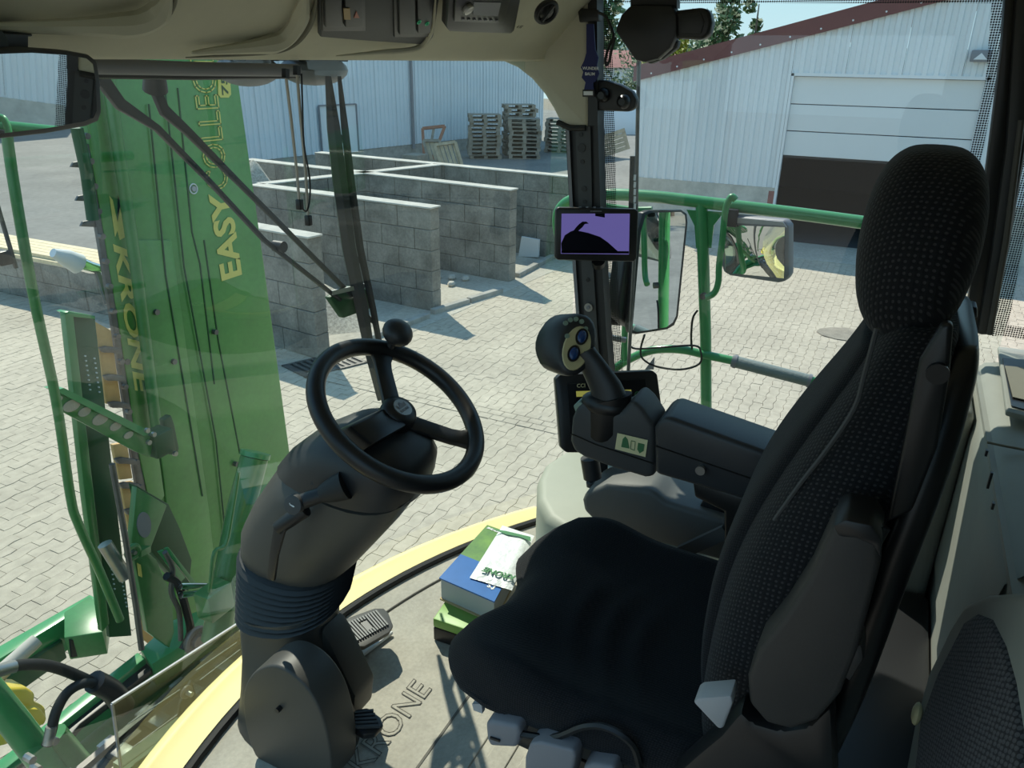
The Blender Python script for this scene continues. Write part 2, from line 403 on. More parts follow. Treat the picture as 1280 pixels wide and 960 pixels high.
# other surfaces
def slab(name, pts, z, mt, label, cat):
    m = MB(); m.prism([(x, y, -0.04) for x, y in pts], (0, 0, z+0.04)); o = m.build(name, mt); tag(o, label, cat, kind='structure'); return o
slab('bay_floor', [(6.0, 5.62), (12.6, 4.95), (16.1, 5.3), (14.5, 12.5), (6.4, 12.8)], 0.004, 'concrete', 'dusty pale concrete floor inside the storage bays', 'ground')
slab('asphalt_yard', [(14.6, 13), (12.7, 5.2), (16.2, 5.3), (26, 5.6), (45, 2), (60, 40), (8, 40), (8.2, 13)], 0.002, 'asphalt', 'grey asphalt apron in front of the corrugated hall', 'ground')
slab('concrete_apron', [(14.5, -8), (16.3, -8), (16.3, 5.2), (14.9, 5.2)], 0.006, 'concrete', 'concrete strip along the foot of the garage', 'ground')
slab('grass_field', [(-60, -60), (6.0, -60), (3.0, -14), (-60, -14)], -0.01, 'grass', 'green meadow behind the harvester', 'ground')
slab('access_road', [(1.2, -5), (14, -5), (9, -60), (5.5, -60)], 0.004, 'asphalt', 'grey access road running back past the harvester', 'ground')
# kerbs at the bay mouths
def kerb(a, b, label):
    a, b = V(a), V(b); d = (b-a).normalized(); k = thing('kerb', label, 'kerb', a, 'kerb stones along the bay mouths')
    L_ = (b-a).length; nn = max(1, int(L_/0.7))
    for i in range(nn):
        p = a+d*(L_*i/nn+0.01); q = a+d*(L_*(i+1)/nn-0.015)
        m = MB(); m.bar(p+V((0, 0, 0.035)), q+V((0, 0, 0.035+random.uniform(-.008, .01))), 0.11, 0.09); m.build('kerb_stone', 'kerb', k, bevel=0.008, seg=1)
kerb(P(540, 393, Z(0)), P(627, 365, Z(0)), 'worn kerb stones between the two concrete block walls')
kerb(P(646, 347, Z(0)), P(692, 322, Z(0)), 'kerb stones beside the monitor at the last bay')
kerb(P(440, 434, Z(0)), P(535, 397, Z(0)), 'kerb stones at the mouth of the gravel bay')
# drain grate
ga, gb_ = P(352, 458, Z(0)), P(428, 440, Z(0)); gd = (gb_-ga); gc = P(383, 473, Z(0))-ga
dg_ = thing('drain_grate', 'cast iron drain grate with slots beside the block wall', 'drain', (ga+gb_)/2+V((0, 0, -0.01)))
fr_ = MB(); 
for s0, s1, t0, t1 in ((0, 1, 0, .06), (0, 1, .94, 1), (0, .05, 0, 1), (.95, 1, 0, 1), (.47, .53, 0, 1)):
    q = [ga+gd*a+gc*b for a, b in ((s0, t0), (s1, t0), (s1, t1), (s0, t1))]; fr_.prism([p+V((0, 0, 0.004)) for p in q], (0, 0, 0.014))
fr_.build('frame', 'steel_dark', dg_)
for i in range(9):
    a = 0.05+i*0.1
    m = MB(); m.prism([ga+gd*s+gc*t+V((0, 0, 0.004)) for s, t in ((a, .05), (a+.045, .05), (a+.045, .95), (a, .95))], (0, 0, 0.012)); m.build('bar', 'steel_dark', dg_)
mm = MB(); mm.prism([ga+gd*s+gc*t+V((0, 0, 0.001)) for s, t in ((0, 0), (1, 0), (1, 1), (0, 1))], (0, 0, 0.002)); mm.build('sump', 'black', dg_)
# ---- concrete block walls
BL, BH, BT = 0.62, 0.31, 0.22
def mesh_of(mb, mt, bevel=0.0, seg=1, smooth=False):
    bm = bmesh.new(); vs = [bm.verts.new(p) for p in mb.v]
    for f in mb.f: bm.faces.new([vs[i] for i in f])
    bmesh.ops.recalc_face_normals(bm, faces=bm.faces)
    if bevel: bmesh.ops.bevel(bm, geom=list(bm.edges), offset=bevel, segments=seg, affect='EDGES', profile=0.5)
    me = bpy.data.meshes.new('m'); bm.to_mesh(me); bm.free(); me.materials.append(MATS[mt])
    for p in me.polygons: p.use_smooth = smooth
    return me
BMESH = {}
def blockmesh(ln):
    k = round(ln, 3)
    if k not in BMESH:
        m = MB(); m.box((-ln/2+.004, -BT/2, .003), (ln/2-.004, BT/2, BH-.003)); BMESH[k] = mesh_of(m, 'block', 0.007)
    return BMESH[k]
def block_wall(a, b, rows, label, cap=True):
    a, b = V((a[0], a[1], 0)), V((b[0], b[1], 0)); d = (b-a); L_ = d.length; d.normalize(); ang = math.atan2(d.y, d.x)
    w_ = thing('block_wall', label, 'wall', a, 'concrete block bay walls')
    for r in range(rows):
        s = 0.0; first = BL/2 if r % 2 else BL
        while s < L_-0.05:
            ln = min(first if s == 0 else BL, L_-s)
            c = a+d*(s+ln/2)+V((0, 0, r*BH))
            o = link('block', blockmesh(ln), None, w_, loc=c+V((-d.y, d.x, 0))*random.uniform(-.004, .004)); o.rotation_euler.z = ang; s += ln
    if cap:
        m = MB(); m.bar(a+V((0, 0, rows*BH+.012))-d*.02, b+V((0, 0, rows*BH+.012)), BT+.03, .024); m.build('cap', 'block_cap', w_, bevel=0.005, seg=1)
    return w_
block_wall((6.10, 5.93), (6.55, 10.2), 5, 'block wall end beside the drain grate, partly behind green header panel')
block_wall((8.50, 5.70), (8.75, 9.4), 5, 'block wall with the kerb stones and gravel bay on its near side')
block_wall((10.55, 5.43), (11.2, 11.9), 5, 'middle block wall dividing the sandy bay from the planter bay')
block_wall((12.45, 4.9), (12.95, 11.5), 5, 'farthest block wall, standing in front of the stacked pallets')
block_wall((8.86, 9.35), (12.6, 8.15), 5, 'block wall closing the back of the bays crosswise')
block_wall((6.04, 9.6), (6.04, 14.5), 2, 'low block wall under the pile of sawn planks')
# gravel heaps
def heap(c, rx, ry, h, label, name='gravel_heap'):
    rows = []
    for i in range(13):
        r = i/12; row = []
        for j in range(25):
            a = 2*math.pi*j/24; k = 1+0.12*noise.noise(V((c[0]+math.cos(a)*2, c[1]+math.sin(a)*2, 0)))
            z = h*math.cos(r*math.pi/2)**1.2*(1+0.15*noise.noise(V((c[0]+math.cos(a)*r*3, math.sin(a)*r*3, 1))))
            row.append((c[0]+rx*r*k*math.cos(a), c[1]+ry*r*k*math.sin(a), 0.005+max(z, 0)))
        rows.append(row)
    m = MB(); m.grid(rows); o = m.build(name, 'gravel'); return tag(o, label, 'gravel', kind='stuff')
heap((9.85, 10.55), .82, 1.15, 1.75, 'pale gravel heap showing over the block walls')
heap((7.35, 7.6), 0.95, 1.5, 0.55, 'brown gravel spilled in the bay beside the drain grate')
for k in range(7):
    c = P(553+k*3, 345+random.uniform(-4, 5), Z(0)); m = MB(); m.ell(c+V(((k % 3-1)*.4, (k//3-1)*.42, .04)), ((1, .3, 0), (-.3, 1, 0), (0, 0, 1)), (.10, .07, .05), 7, 4)
    tag(m.build('rubble_stone', 'block_cap', smooth=False), 'pale rubble stone lying at the foot of the middle block wall', 'stone', 'rubble stones by the wall')
# planter and white board in the far bay
pa = V((11.75, 6.2, 0)); m = thing('planter_tub', 'small pale green tub standing behind the wall end', 'tub', pa)
t = MB(); t.tube([pa+V((0, .25, 0)), pa+V((0, .25, .42))], [.2, .26], 14); t.build('bowl', 'green_rail', m)
t = MB(); t.torus(pa+V((0, .25, .42)), ((1, 0, 0), (0, 1, 0)), .26, .02, 16, 6); t.build('rim', 'green_rail', m)
q = PP([(648, 312), (673, 313), (674, 291), (652, 287)], X(12.2)); dz = q[0].z
m = MB(); m.prism([p-V((0, 0, dz-.0)) for p in q], (0.05, 0, 0)); tag(m.build('white_board', 'white'), 'white board leaning on the farthest block wall', 'board')
# ---- corrugated sheet helper
def corrug(o, xd, z0f, z1f, w0, w1, nrm, pitch=0.2, dep=0.035):
    """trapezoid sheet from along-coordinate w0 to w1; z from z0f(w) to z1f(w)"""
    xd = V(xd); nrm = V(nrm); prof = [(0, 0), (.40, 0), (.52, 1), (.88, 1), (1, 0)]
    bot = []; top = []; w_ = w0
    pts = []
    k0 = math.floor(w0/pitch)-1
    while k0*pitch < w1:
        for a, h in prof[:-1]:
            ww = (k0+a)*pitch
            if w0-1e-6 <= ww <= w1+1e-6: pts.append((ww, h))
        k0 += 1
    if not pts or pts[0][0] > w0+1e-4: pts = [(w0, pts[0][1] if pts else 0)]+pts
    if pts[-1][0] < w1-1e-4: pts.append((w1, pts[-1][1]))
    rows = [[V(o)+xd*ww+nrm*(h*dep)+V((0, 0, z0f(ww))) for ww, h in pts], [V(o)+xd*ww+nrm*(h*dep)+V((0, 0, z1f(ww))) for ww, h in pts]]
    return MB().grid(rows)
# ---- the hall behind the pallets
H0 = V((16.0, 18.5, 0)); H1 = V((33.0, 15.0, 0)); hx = (H1-H0); HL = hx.length; hx.normalize(); hn = V((hx.y, -hx.x, 0))
hall = thing('corrugated_hall', 'long pale blue corrugated metal hall behind the block walls', 'building', (H0+H1)/2)
HT = 8.0; k = 0; ww = 0.0
while ww < HL-0.05:
    w1 = min(ww+1.0, HL); corrug(H0, hx, lambda w_: .45, lambda w_: HT, ww, w1-.006, hn, .2, .04).build('cladding_sheet', 'cladding2', hall, smooth=False); ww = w1
m = MB(); m.bar(H0+V((0, 0, .22))-hn*.15, H1+V((0, 0, .22))-hn*.15, .3, .44); m.build('plinth', 'kerb', hall)
m = MB(); m.prism([H0-hn*.06+V((0, 0, .4)), H1-hn*.06+V((0, 0, .4)), H1-hn*5+V((0, 0, .4)), H0-hn*5+V((0, 0, .4))], (0, 0, HT-.4)); m.build('hall_body', 'cladding2', hall)
m = MB(); m.bar(H0+V((0, 0, HT+.1))+hn*.1, H1+V((0, 0, HT+.1))+hn*.1, .3, .3); m.build('eaves', 'maroon', hall)
dp = P(516, 150, (H0+hn*.12, hn)); m = MB(); m.tube([V((dp.x, dp.y, .3)), V((dp.x, dp.y, HT))], .06, 10); m.build('downpipe', 'mid_grey', hall)
d0 = P(402, 192, (H0+hn*.05, hn)); d1 = P(444, 130, (H0+hn*.05, hn)); m = MB(); m.prism([V((d0.x, d0.y, .4)), V((d1.x, d1.y, .4)), V((d1.x, d1.y, d1.z)), V((d0.x, d0.y, d1.z))], hn*.03)
hd = m.build('side_door', 'cladding', hall)
m = MB()
for a, b in ((V((d1.x, d1.y, .4)), V((d1.x, d1.y, d1.z))), (V((d0.x, d0.y, d1.z)), V((d1.x, d1.y, d1.z))), (V((d0.x, d0.y, .4)), V((d0.x, d0.y, d1.z)))): m.bar(a+hn*.04, b+hn*.04, .05, .05)
m.build('door_frame', 'mid_grey', hd)
# ---- pallets
def board(m, a, b, s): m.box(a, b)
def pallet_meshes(mt):
    out = []
    tb = MB(); tb.box((-.6, -.072, 0), (.6, .072, .022)); out.append(('deck_board', mesh_of(tb, mt), [(0, y, .122) for y in (-.33, -.165, 0, .165, .33)]))
    cb = MB(); cb.box((-.07, -.4, 0), (.07, .4, .022)); out.append(('stringer_board', mesh_of(cb, mt), [(x, 0, .1) for x in (-.53, 0, .53)]))
    bk = MB(); bk.box((-.07, -.05, 0), (.07, .05, .078)); out.append(('spacer_block', mesh_of(bk, mt), [(x, y, .022) for x in (-.53, 0, .53) for y in (-.35, 0, .35)]))
    bb = MB(); bb.box((-.6, -.05, 0), (.6, .05, .022)); out.append(('bottom_board', mesh_of(bb, mt), [(0, y, 0) for y in (-.35, 0, .35)]))
    return out
PM = {k: pallet_meshes(k) for k in ('wood_grey', 'wood')}
PLAIN = {}
def pallet_joined(mt):
    if mt in PLAIN: return PLAIN[mt]
    m = MB()
    for y in (-.33, -.165, 0, .165, .33): m.box((-.6, y-.072, .122), (.6, y+.072, .144))
    for x in (-.53, 0, .53):
        m.box((x-.07, -.4, .1), (x+.07, .4, .122))
        for y in (-.35, 0, .35): m.box((x-.07, y-.05, .022), (x+.07, y+.05, .1))
    for y in (-.35, 0, .35): m.box((-.6, y-.05, 0), (.6, y+.05, .022))
    PLAIN[mt] = mesh_of(m, mt); return PLAIN[mt]
def pallet(loc, rot, label, group, mt='wood_grey', parts=False):
    if parts:
        o = thing('pallet', label, 'pallet', loc, group); o.rotation_euler = rot
        for nm, me, locs in PM[mt]:
            for l in locs:
                c = bpy.data.objects.new(nm, me); COL.objects.link(c); c.parent = o; c.location = l
        return o
    o = link('pallet', pallet_joined(mt), None, None, None, loc=loc); o.rotation_euler = rot
    return tag(o, label, 'pallet', group)
def pstack(c, rz, nlev, label, group, parts=True):
    for i in range(nlev):
        pallet((c[0]+random.uniform(-.05, .05), c[1]+random.uniform(-.05, .05), .006+i*.1455), (0, 0, rz+random.uniform(-.06, .06)), label, group, parts=parts)
ha = math.atan2(hx.y, hx.x); vr = math.atan2(_R.y, _R.x)
pstack((P(606, 200, Z(0)).x+.5, P(606, 200, Z(0)).y+.3), vr+.08, 11, 'weathered pallet in the stack left of the gap, beside the leaning frames', 'pallet stack by the frames')
pstack((P(636, 198, Z(0)).x+1.3, P(636, 198, Z(0)).y+.2), vr+.2, 13, 'weathered pallet in the tallest stack behind the others', 'tall rear pallet stack', parts=False)
pstack((P(664, 199, Z(0)).x+.2, P(664, 199, Z(0)).y+.4), vr, 10, 'weathered pallet in the stack next to the cab pillar', 'pallet stack by the pillar')
pstack((P(690, 198, Z(0)).x+2.2, P(690, 198, Z(0)).y+.6), vr-.2, 9, 'weathered pallet in the stack half behind the cab pillar', 'pallet stack behind the pillar', parts=False)
pl_ = pallet(P(764, 196, Z(.02))+V((0, 0, .5)), (math.radians(78), math.radians(-18), vr+.1), 'bright new pallet leaning on its side beside the cab pillar', None, mt='wood', parts=True)
# frames leaning on the hall
def leaning(pix, dist, mt, label, cols, name='leaning_frame'):
    q = [CAM+ray(u, v)*dist for u, v in pix]; zmin = min(p.z for p in q); q = [p-V((0, 0, (zmin-.05)*(1 if i < 2 else .5))) for i, p in enumerate(q)]; q[0].z = q[1].z = .06
    f = thing(name, label, 'frame', V((q[0].x, q[0].y, 0)))
    nrm = (q[1]-q[0]).cross(q[3]-q[0]).normalized()
    for i in range(4):
        a, b = q[i], q[(i+1) % 4]; m = MB(); m.bar(a, b, .09, .07, nrm); m.build('rail', mt, f)
    for i in range(cols):
        t = (i+.5)/cols; a = q[0].lerp(q[1], t); b = q[3].lerp(q[2], t); m = MB(); m.bar(a-nrm*.04, b-nrm*.04, (q[1]-q[0]).length/cols*.8, .02, nrm); m.build('slat', 'wood' if mt != 'wood_red' else 'wood_grey', f)
    return f
leaning([(557, 204), (582, 199), (569, 168), (543, 172)], 24.0, 'wood', 'slatted pale wooden frame leaning against the hall', 5)
leaning([(540, 205), (560, 203), (549, 170), (529, 170)], 25.0, 'wood_grey', 'dark weathered frame leaning behind the pale slatted one', 3)
m = leaning([(531, 204), (535, 204), (556, 153), (528, 156)], 25.6, 'wood_red', 'reddish wooden frame leaning at the hall wall', 1)
q = CAM+ray(519, 200)*24.5; m = MB(); m.box((q.x-.3, q.y-.3, 0.005), (q.x+.3, q.y+.3, .7)); o = m.build('wooden_crate', 'wood_grey', bevel=.02); tag(o, 'small dark wooden crate at the foot of the hall downpipe', 'crate')
# ---- plank pile on the low wall
for i in range(11):
    lay = i//6; j = i % 6
    a = V((5.95+j*.125+lay*.06, 9.75+random.uniform(-.12, .08), .672+lay*.056)); b = a+V((0, 3.6+random.uniform(-.1, .1), 0))
    m = MB(); m.bar(a, b, .115, .052); tag(m.build('plank', 'lumber'), 'long pale sawn plank piled on the low block wall', 'plank', 'sawn planks on the low wall')
for k in range(3):
    y_ = 10.7+k*1.2; m = MB(); m.box((5.9, y_, .001), (6.75, y_+.08, .01)) if False else m.box((6.25, y_, .001), (6.72, y_+.1, .64)); tag(m.build('timber_support', 'wood_grey'), 'squared timber carrying the planks beside the low wall', 'timber', 'timber supports under the planks')
# ---- garage building on the right, face on X=16.2
GX = 16.2
def ztop(yy): return 3.22+(5.12-yy)*0.262
gar = thing('garage_building', 'pale grey corrugated garage with maroon roof edge and sectional door', 'building', (GX+4, 0, 0))
def gsheet(y_hi, y_lo, z0f):
    corrug((GX, 0, 0), (0, -1, 0), lambda w_: z0f, lambda w_: ztop(-w_), -y_hi, -y_lo, (-1, 0, 0), .2, .035).build('cladding_sheet', 'cladding', gar, smooth=False)
DY0, DY1, DZ = -1.38, 1.98, 3.32
yy = 5.1
while yy > DY1+.06: y2 = max(yy-1.0, DY1+.05); gsheet(yy, y2+.006, 1.12); yy = y2
while yy > DY0: y2 = max(yy-1.0, DY0-.05); gsheet(yy, y2+.006, DZ+.06); yy = y2
while yy > -6: y2 = yy-1.0; gsheet(yy, y2+.006, 1.12); yy = y2
m = MB(); m.box((GX-.02, DY1+.05, 0.01), (GX+.25, 5.15, 1.12)); m.build('plinth', 'block_cap', gar)
m = MB(); m.box((GX-.02, -6, 0.01), (GX+.25, DY0-.05, 1.12)); m.build('plinth', 'block_cap', gar)
m = MB(); m.prism([(GX-.10, 5.3, ztop(5.3)-.04), (GX-.10, -6, ztop(-6)-.04), (GX-.10, -6, ztop(-6)+.27), (GX-.10, 5.3, ztop(5.3)+.27)], (.12, 0, 0)); fo = m.build('roof_fascia', 'maroon', gar)
for i in range(16):
    y_ = 4.9-i*.55; s_ = MB(); s_.disc((GX-.11, y_, ztop(y_)+.03+(i % 2)*.0), (1, 0, 0), .018, .012, 8); s_.build('screw', 'white', fo)
m = MB(); m.prism([(GX, 5.3, ztop(5.3)+.12), (GX, -6, ztop(-6)+.12), (GX, -6, ztop(-6)+.24), (GX, 5.3, ztop(5.3)+.24)], (12, 0, 0)); m.build('roof', 'maroon', gar)
m = MB(); m.box((GX+.05, 4.95, 0.01), (GX+12, 5.12, 3.4)); m.build('side_wall', 'cladding', gar)
m = MB(); m.box((GX-.03, 5.06, 1.1), (GX+.1, 5.16, 3.3)); m.build('corner_flashing', 'cladding', gar)
for a, b in (((GX-.04, DY1, 0.01), (GX+.1, DY1+.05, DZ+.05)), ((GX-.04, DY0-.05, 0.01), (GX+.1, DY0, DZ+.05)), ((GX-.04, DY0-.05, DZ), (GX+.1, DY1+.05, DZ+.06))):
    m = MB(); m.box(a, b); m.build('door_frame', 'white', gar)
m = MB(); m.box((GX-.025, DY1+.05, .75), (GX-.02, DY1+.17, 1.05)); m.build('brick_patch', 'rooftile', gar)
zs = [1.78, 2.27, 2.79, 3.32]
for i in range(3):
    m = MB(); m.box((GX+.06, DY0, zs[i]+.008), (GX+.10, DY1, zs[i+1]-.008)); m.build('door_panel', 'doorpanel', gar, bevel=.006, seg=1)
m = MB(); m.box((GX+.07, DY0, 1.74), (GX+.09, DY1, 1.79)); m.build('door_seal', 'rubber', gar)
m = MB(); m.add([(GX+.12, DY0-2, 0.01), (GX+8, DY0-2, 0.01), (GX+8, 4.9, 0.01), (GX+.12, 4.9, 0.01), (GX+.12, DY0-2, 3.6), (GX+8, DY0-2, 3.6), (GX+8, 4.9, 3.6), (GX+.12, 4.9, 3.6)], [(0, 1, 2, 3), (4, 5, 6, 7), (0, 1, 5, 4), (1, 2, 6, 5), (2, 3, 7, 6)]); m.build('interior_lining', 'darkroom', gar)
for z_ in (.5, .95):
    pass
q = P(1226, 70, X(GX-.1)); la = thing('wall_lamp', 'small floodlight on the garage wall above the door corner', 'lamp', q-V((0, 0, .1)))
m = MB(); m.box((q.x-.06, q.y-.16, q.z-.1), (q.x+.05, q.y+.16, q.z+.1)); m.build('housing', 'mid_grey', la, bevel=.02)
m = MB(); m.prism([(q.x-.075, q.y-.11, q.z-.06), (q.x-.075, q.y+.11, q.z-.06), (q.x-.075, q.y, q.z+.05)], (.02, 0, 0)); m.build('lens', 'white', la)
m = MB(); m.ell(P(1062, 418, Z(0.01)), ((1, .2, 0), (-.2, 1, 0), (0, 0, 1)), (.30, .45, .02), 12, 4)
tag(m.build('dirt_patch', 'wood_grey'), 'thin brown heap of dirt swept together on the pavers', 'dirt', kind='stuff')
# ---- far things seen between cab pillar and garage
def ond(u, v, D): return CAM+ray(u, v)*D
LEAFQ = None
def tree(base, h, rx, label, mt='leaf', nleaf=1400, group=None, crown0=.25):
    t_ = thing('tree', label, 'tree', base, group); b = V(base)
    m = MB(); m.tube([b, b+V((0, 0, h*.45)), b+V((rx*.05, 0, h*.85))], [h*.022, h*.015, h*.005], 7); m.build('trunk', 'bark', t_)
    m = MB(); s = max(h, 4)*.035
    blobs = [(V((random.gauss(0, .4)*rx, random.gauss(0, .4)*rx, h*random.uniform(crown0+.1, .9))), rx*random.uniform(.35, .6)) for _ in range(9)]
    for i in range(nleaf):
        c, r = blobs[i % 9]
        d = V((random.gauss(0, 1), random.gauss(0, 1), random.gauss(0, 1))).normalized()*r*random.uniform(.55, 1.05)
        p = b+c+d; a = V((random.gauss(0, 1), random.gauss(0, 1), random.gauss(0, 1))).normalized()*s*random.uniform(.6, 1.3); e = a.orthogonal().normalized()*s*.7
        m.add([p-a, p-e*.8, p+a, p+e*.8], [(0, 1, 2, 3)])
    o = m.build('foliage', mt, t_, smooth=False, fix=False); o['kind'] = 'stuff'; return t_
def gz(u, D):
    p = ond(u, 75, D); return V((p.x, p.y, 0))
tree(gz(752, 84), 14, 4.0, 'tall tree rising beside the cab pillar beyond the red roof', nleaf=1500)
tree(gz(840, 52), 6.6, 2.0, 'yellow-green tree peeping over the low end of the garage roof', mt='leaf_yellow', nleaf=900)
tree(gz(868, 92), 9.0, 3.4, 'round dark tree just behind the yellow-green one', nleaf=900)
tree(gz(907, 70), 9.4, 2.3, 'bushy tree standing up above the garage roof', nleaf=1100)
tree(gz(940, 80), 10.4, 1.5, 'slim pointed tree above the garage roof', nleaf=600)
tree(gz(796, 50), 4.4, 2.0, 'low hedge-like tree behind the white tarpaulin heap', nleaf=900, crown0=.1)
tree(gz(745, 47), 4.0, 1.6, 'low dark bush beside the white tarpaulin heap', nleaf=800, crown0=.1)
fh = ond(775, 84, 64); fc = V((fh.x, fh.y, 0))
far = thing('far_shed', 'distant low shed with faded red roof behind the hedge', 'building', fc)
m = MB(); ax = (_R, _F, _U); m.obox(fc+_U*1.45, ax, (4.5, 3, 1.45)); m.build('wall', 'cladding', far)
m = MB(); a = fc+_U*2.9; m.prism([a-_R*5-_F*3.5, a+_R*5-_F*3.5, a+_R*5+_U*1.3, a-_R*5+_U*1.3], _F*3); m.build('roof', 'rooftile', far)
tp = V((ond(773, 100, 40).x, ond(773, 100, 40).y, 0)); m = MB(); m.ell(tp+V((0, 0, .02)), (_R, _F, _U), (2.6, 1.8, 2.2), 20, 8); tag(m.build('tarpaulin_heap', 'white'), 'white tarpaulin covered heap beyond the asphalt', 'heap')
hc = gz(930, 300); m = MB(); rows = []
for i in range(2):
    pass
m.ell(hc, (_R, _F, _U), (230, 60, 9), 40, 8); tag(m.build('hill', 'hillmat'), 'distant dark wooded hill on the horizon', 'hill', kind='structure')
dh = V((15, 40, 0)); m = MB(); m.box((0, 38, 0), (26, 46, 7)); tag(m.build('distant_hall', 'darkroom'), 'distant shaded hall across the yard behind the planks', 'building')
# behind the harvester: only the wing mirrors look there
for i, (x_, y_, h_) in enumerate([(-6, -22, 9), (-3, -34, 10), (16, -20, 9), (18, -12, 8), (15, -32, 10), (13, -44, 9), (-10, -14, 8)]):
    tree((x_, y_, 0), h_, h_*.3, 'broad tree lining the access road behind the harvester', nleaf=700, group='trees along the access road')
# ================================================================ CAB SHELL
FZ = 2.10
W = 1.00
# floor mat with front edge following the windscreen
def front_poly(off, n=20, x0=-W, x1=W): return [(x0+(x1-x0)*i/n, yw(x0+(x1-x0)*i/n, FZ)+off) for i in range(n+1)]
m = MB(); m.prism([(x, y, FZ-.03) for x, y in front_poly(-.10)]+[(W, -.9, FZ-.03), (-W, -.9, FZ-.03)], (0, 0, .03)); floor = m.build('floor', 'mat_floor', bevel=.004, seg=1)
tag(floor, 'dusty grey-brown rubber cab floor mat with raised lettering', 'floor', kind='structure')
m = MB(); m.prism([(x, y, FZ-.10) for x, y in front_poly(.0)]+[(W, -.9, FZ-.10), (-W, -.9, FZ-.10)], (0, 0, .06)); m.build('floor_pan', 'steel_dark', floor)
text_mesh('KRONE', .088, (-.175, .535, FZ+.0005), (1, 0.0, 0), (0, 1, 0), .0015, bold=-.0005, shear=.15).build('floor_lettering', 'mat_floor', floor, smooth=False)
# letter outlines as thin grooves
c_ = bpy.data.curves.new('outline', 'FONT'); 
def outline_text(s, size, origin, xd, yd, wdt, shear=0.0, bold=0.0, spacing=1.0, lift=0.0006):
    c = bpy.data.curves.new('lettering', 'FONT'); c.body = s; c.size = size; c.shear = shear; c.offset = bold; c.space_character = spacing; c.fill_mode = 'NONE'; c.resolution_u = 3
    o = bpy.data.objects.new('lettering', c); COL.objects.link(o)
    dg = bpy.context.evaluated_depsgraph_get(); me = bpy.data.meshes.new_from_object(o.evaluated_get(dg)); bpy.data.objects.remove(o)
    x = V(xd).normalized(); y = V(yd).normalized(); z = x.cross(y); mb = MB()
    for e in me.edges:
        a, b = me.vertices[e.vertices[0]].co, me.vertices[e.vertices[1]].co; d = (b-a)
        if d.length < 1e-6: continue
        nr = V((-d.y, d.x, 0)).normalized()*wdt/2; ex = d.normalized()*wdt/2
        mb.add([V(origin)+x*p.x+y*p.y+z*lift for p in (a-ex-nr, b+ex-nr, b+ex+nr, a-ex+nr)], [(0, 1, 2, 3)])
    return mb
outline_text('KRONE', .088, (-.175, .535, FZ+.0005), (1, 0, 0), (0, 1, 0), .0022, shear=.15, lift=.0018).build('lettering_groove', 'mat_line', floor, smooth=False, fix=False)
# seam lines and ribs on the mat
m = MB(); m.bar((-.75, .44, FZ), (.62, .44, FZ), .006, .003); m.build('mat_seam', 'mat_line', floor)
for k in range(6):
    m = MB(); m.bar((-.7, .36-k*.075, FZ+.001), (.45, .36-k*.075, FZ+.001), .05, .006); m.build('mat_rib', 'mat_floor', floor, bevel=.002, seg=1)
m = MB(); m.tube([V((x, y, FZ+.002)) for x, y in front_poly(-.185, 14, .1, .75)], .0035, 6); m.build('mat_seam', 'mat_line', floor)
# sill: rubber seal and cream bodywork beneath the windscreen
m = MB(); m.tube([V((x, y, FZ+.006)) for x, y in front_poly(-.095, 26)], .012, 8); tag(m.build('trim_1', 'rubber'), 'black rubber seal along the front edge of the cab floor', 'seal', kind='structure')
prof = [(-.085, -.01), (-.085, .016), (-.04, .016), (.01, .010), (.032, -.005), (.036, -.04), (.03, -.12), (-.03, -.12)]
pts = front_poly(0, 30, -W-.02, W+.02); rings = []
for x, y in pts:
    rings.append([V((x, y+a*1.0, FZ+b)) for a, b in prof])
m = MB(); m.loft(rings, True); sill = m.build('trim_2', 'cream', ang=50); tag(sill, 'cream yellow body sill curving under the windscreen', 'sill', kind='structure')
# lower body below the sill
m = MB(); m.prism([(x, y-.02, FZ-.55) for x, y in front_poly(-.02, 20)]+[(W, -.9, FZ-.55), (-W, -.9, FZ-.55)], (0, 0, .42)); tag(m.build('cab_underbody', 'green_dark'), 'dark green cab underbody below the cream sill', 'bodywork', kind='structure')
# windscreen
nx, nz = 40, 14; rows = []
for j in range(nz+1):
    z = FZ+.018+(3.64-FZ-.018)*j/nz; rows.append([V((-W+2.10*W*i/nx, yw(-W+2.10*W*i/nx, z), z)) for i in range(nx+1)])
m = MB(); m.grid(rows); wi = m.build('window_1', 'glass'); tag(wi, 'large curved windscreen of clear faintly green glass', 'windscreen', kind='structure')
# right window
m = MB(); m.add([(W, .56, 2.30), (W, -.60, 2.30), (W, -.60, 3.77), (W, .50, 3.77)], [(0, 1, 2, 3)]); wi2 = m.build('window_2', 'glass_side'); tag(wi2, 'right door window glass between the cab pillars', 'window', kind='structure')
def frit(o, quads, parent):
    m = MB()
    for q in quads: m.add(q, [(0, 1, 2, 3)])
    m.build(o, 'frit', parent, smooth=False)
xw = W-.003
ap = PP([(752, 0), (754, 150), (758, 337), (762, 420), (775, 600)], X(xw)); bp_ = PP([(764, 0), (768, 150), (772, 337), (776, 420), (788, 600)], X(xw))
frit('frit_dots', [(ap[i], bp_[i], bp_[i+1], ap[i+1]) for i in range(4)], wi2)
t0 = PP([(752, -12), (1262, -12)], X(xw)); t1 = PP([(752, 4), (1262, 4)], X(xw)); frit('frit_dots', [(t0[0], t0[1], t1[1], t1[0])], wi2)
ap = PP([(1258, 0), (1246, 100), (1228, 190), (1205, 330), (1195, 420)], X(xw)); bp_ = PP([(1240, 0), (1232, 100), (1213, 190), (1188, 330), (1178, 420)], X(xw))
frit('frit_dots', [(ap[i], bp_[i], bp_[i+1], ap[i+1]) for i in range(4)], wi2)
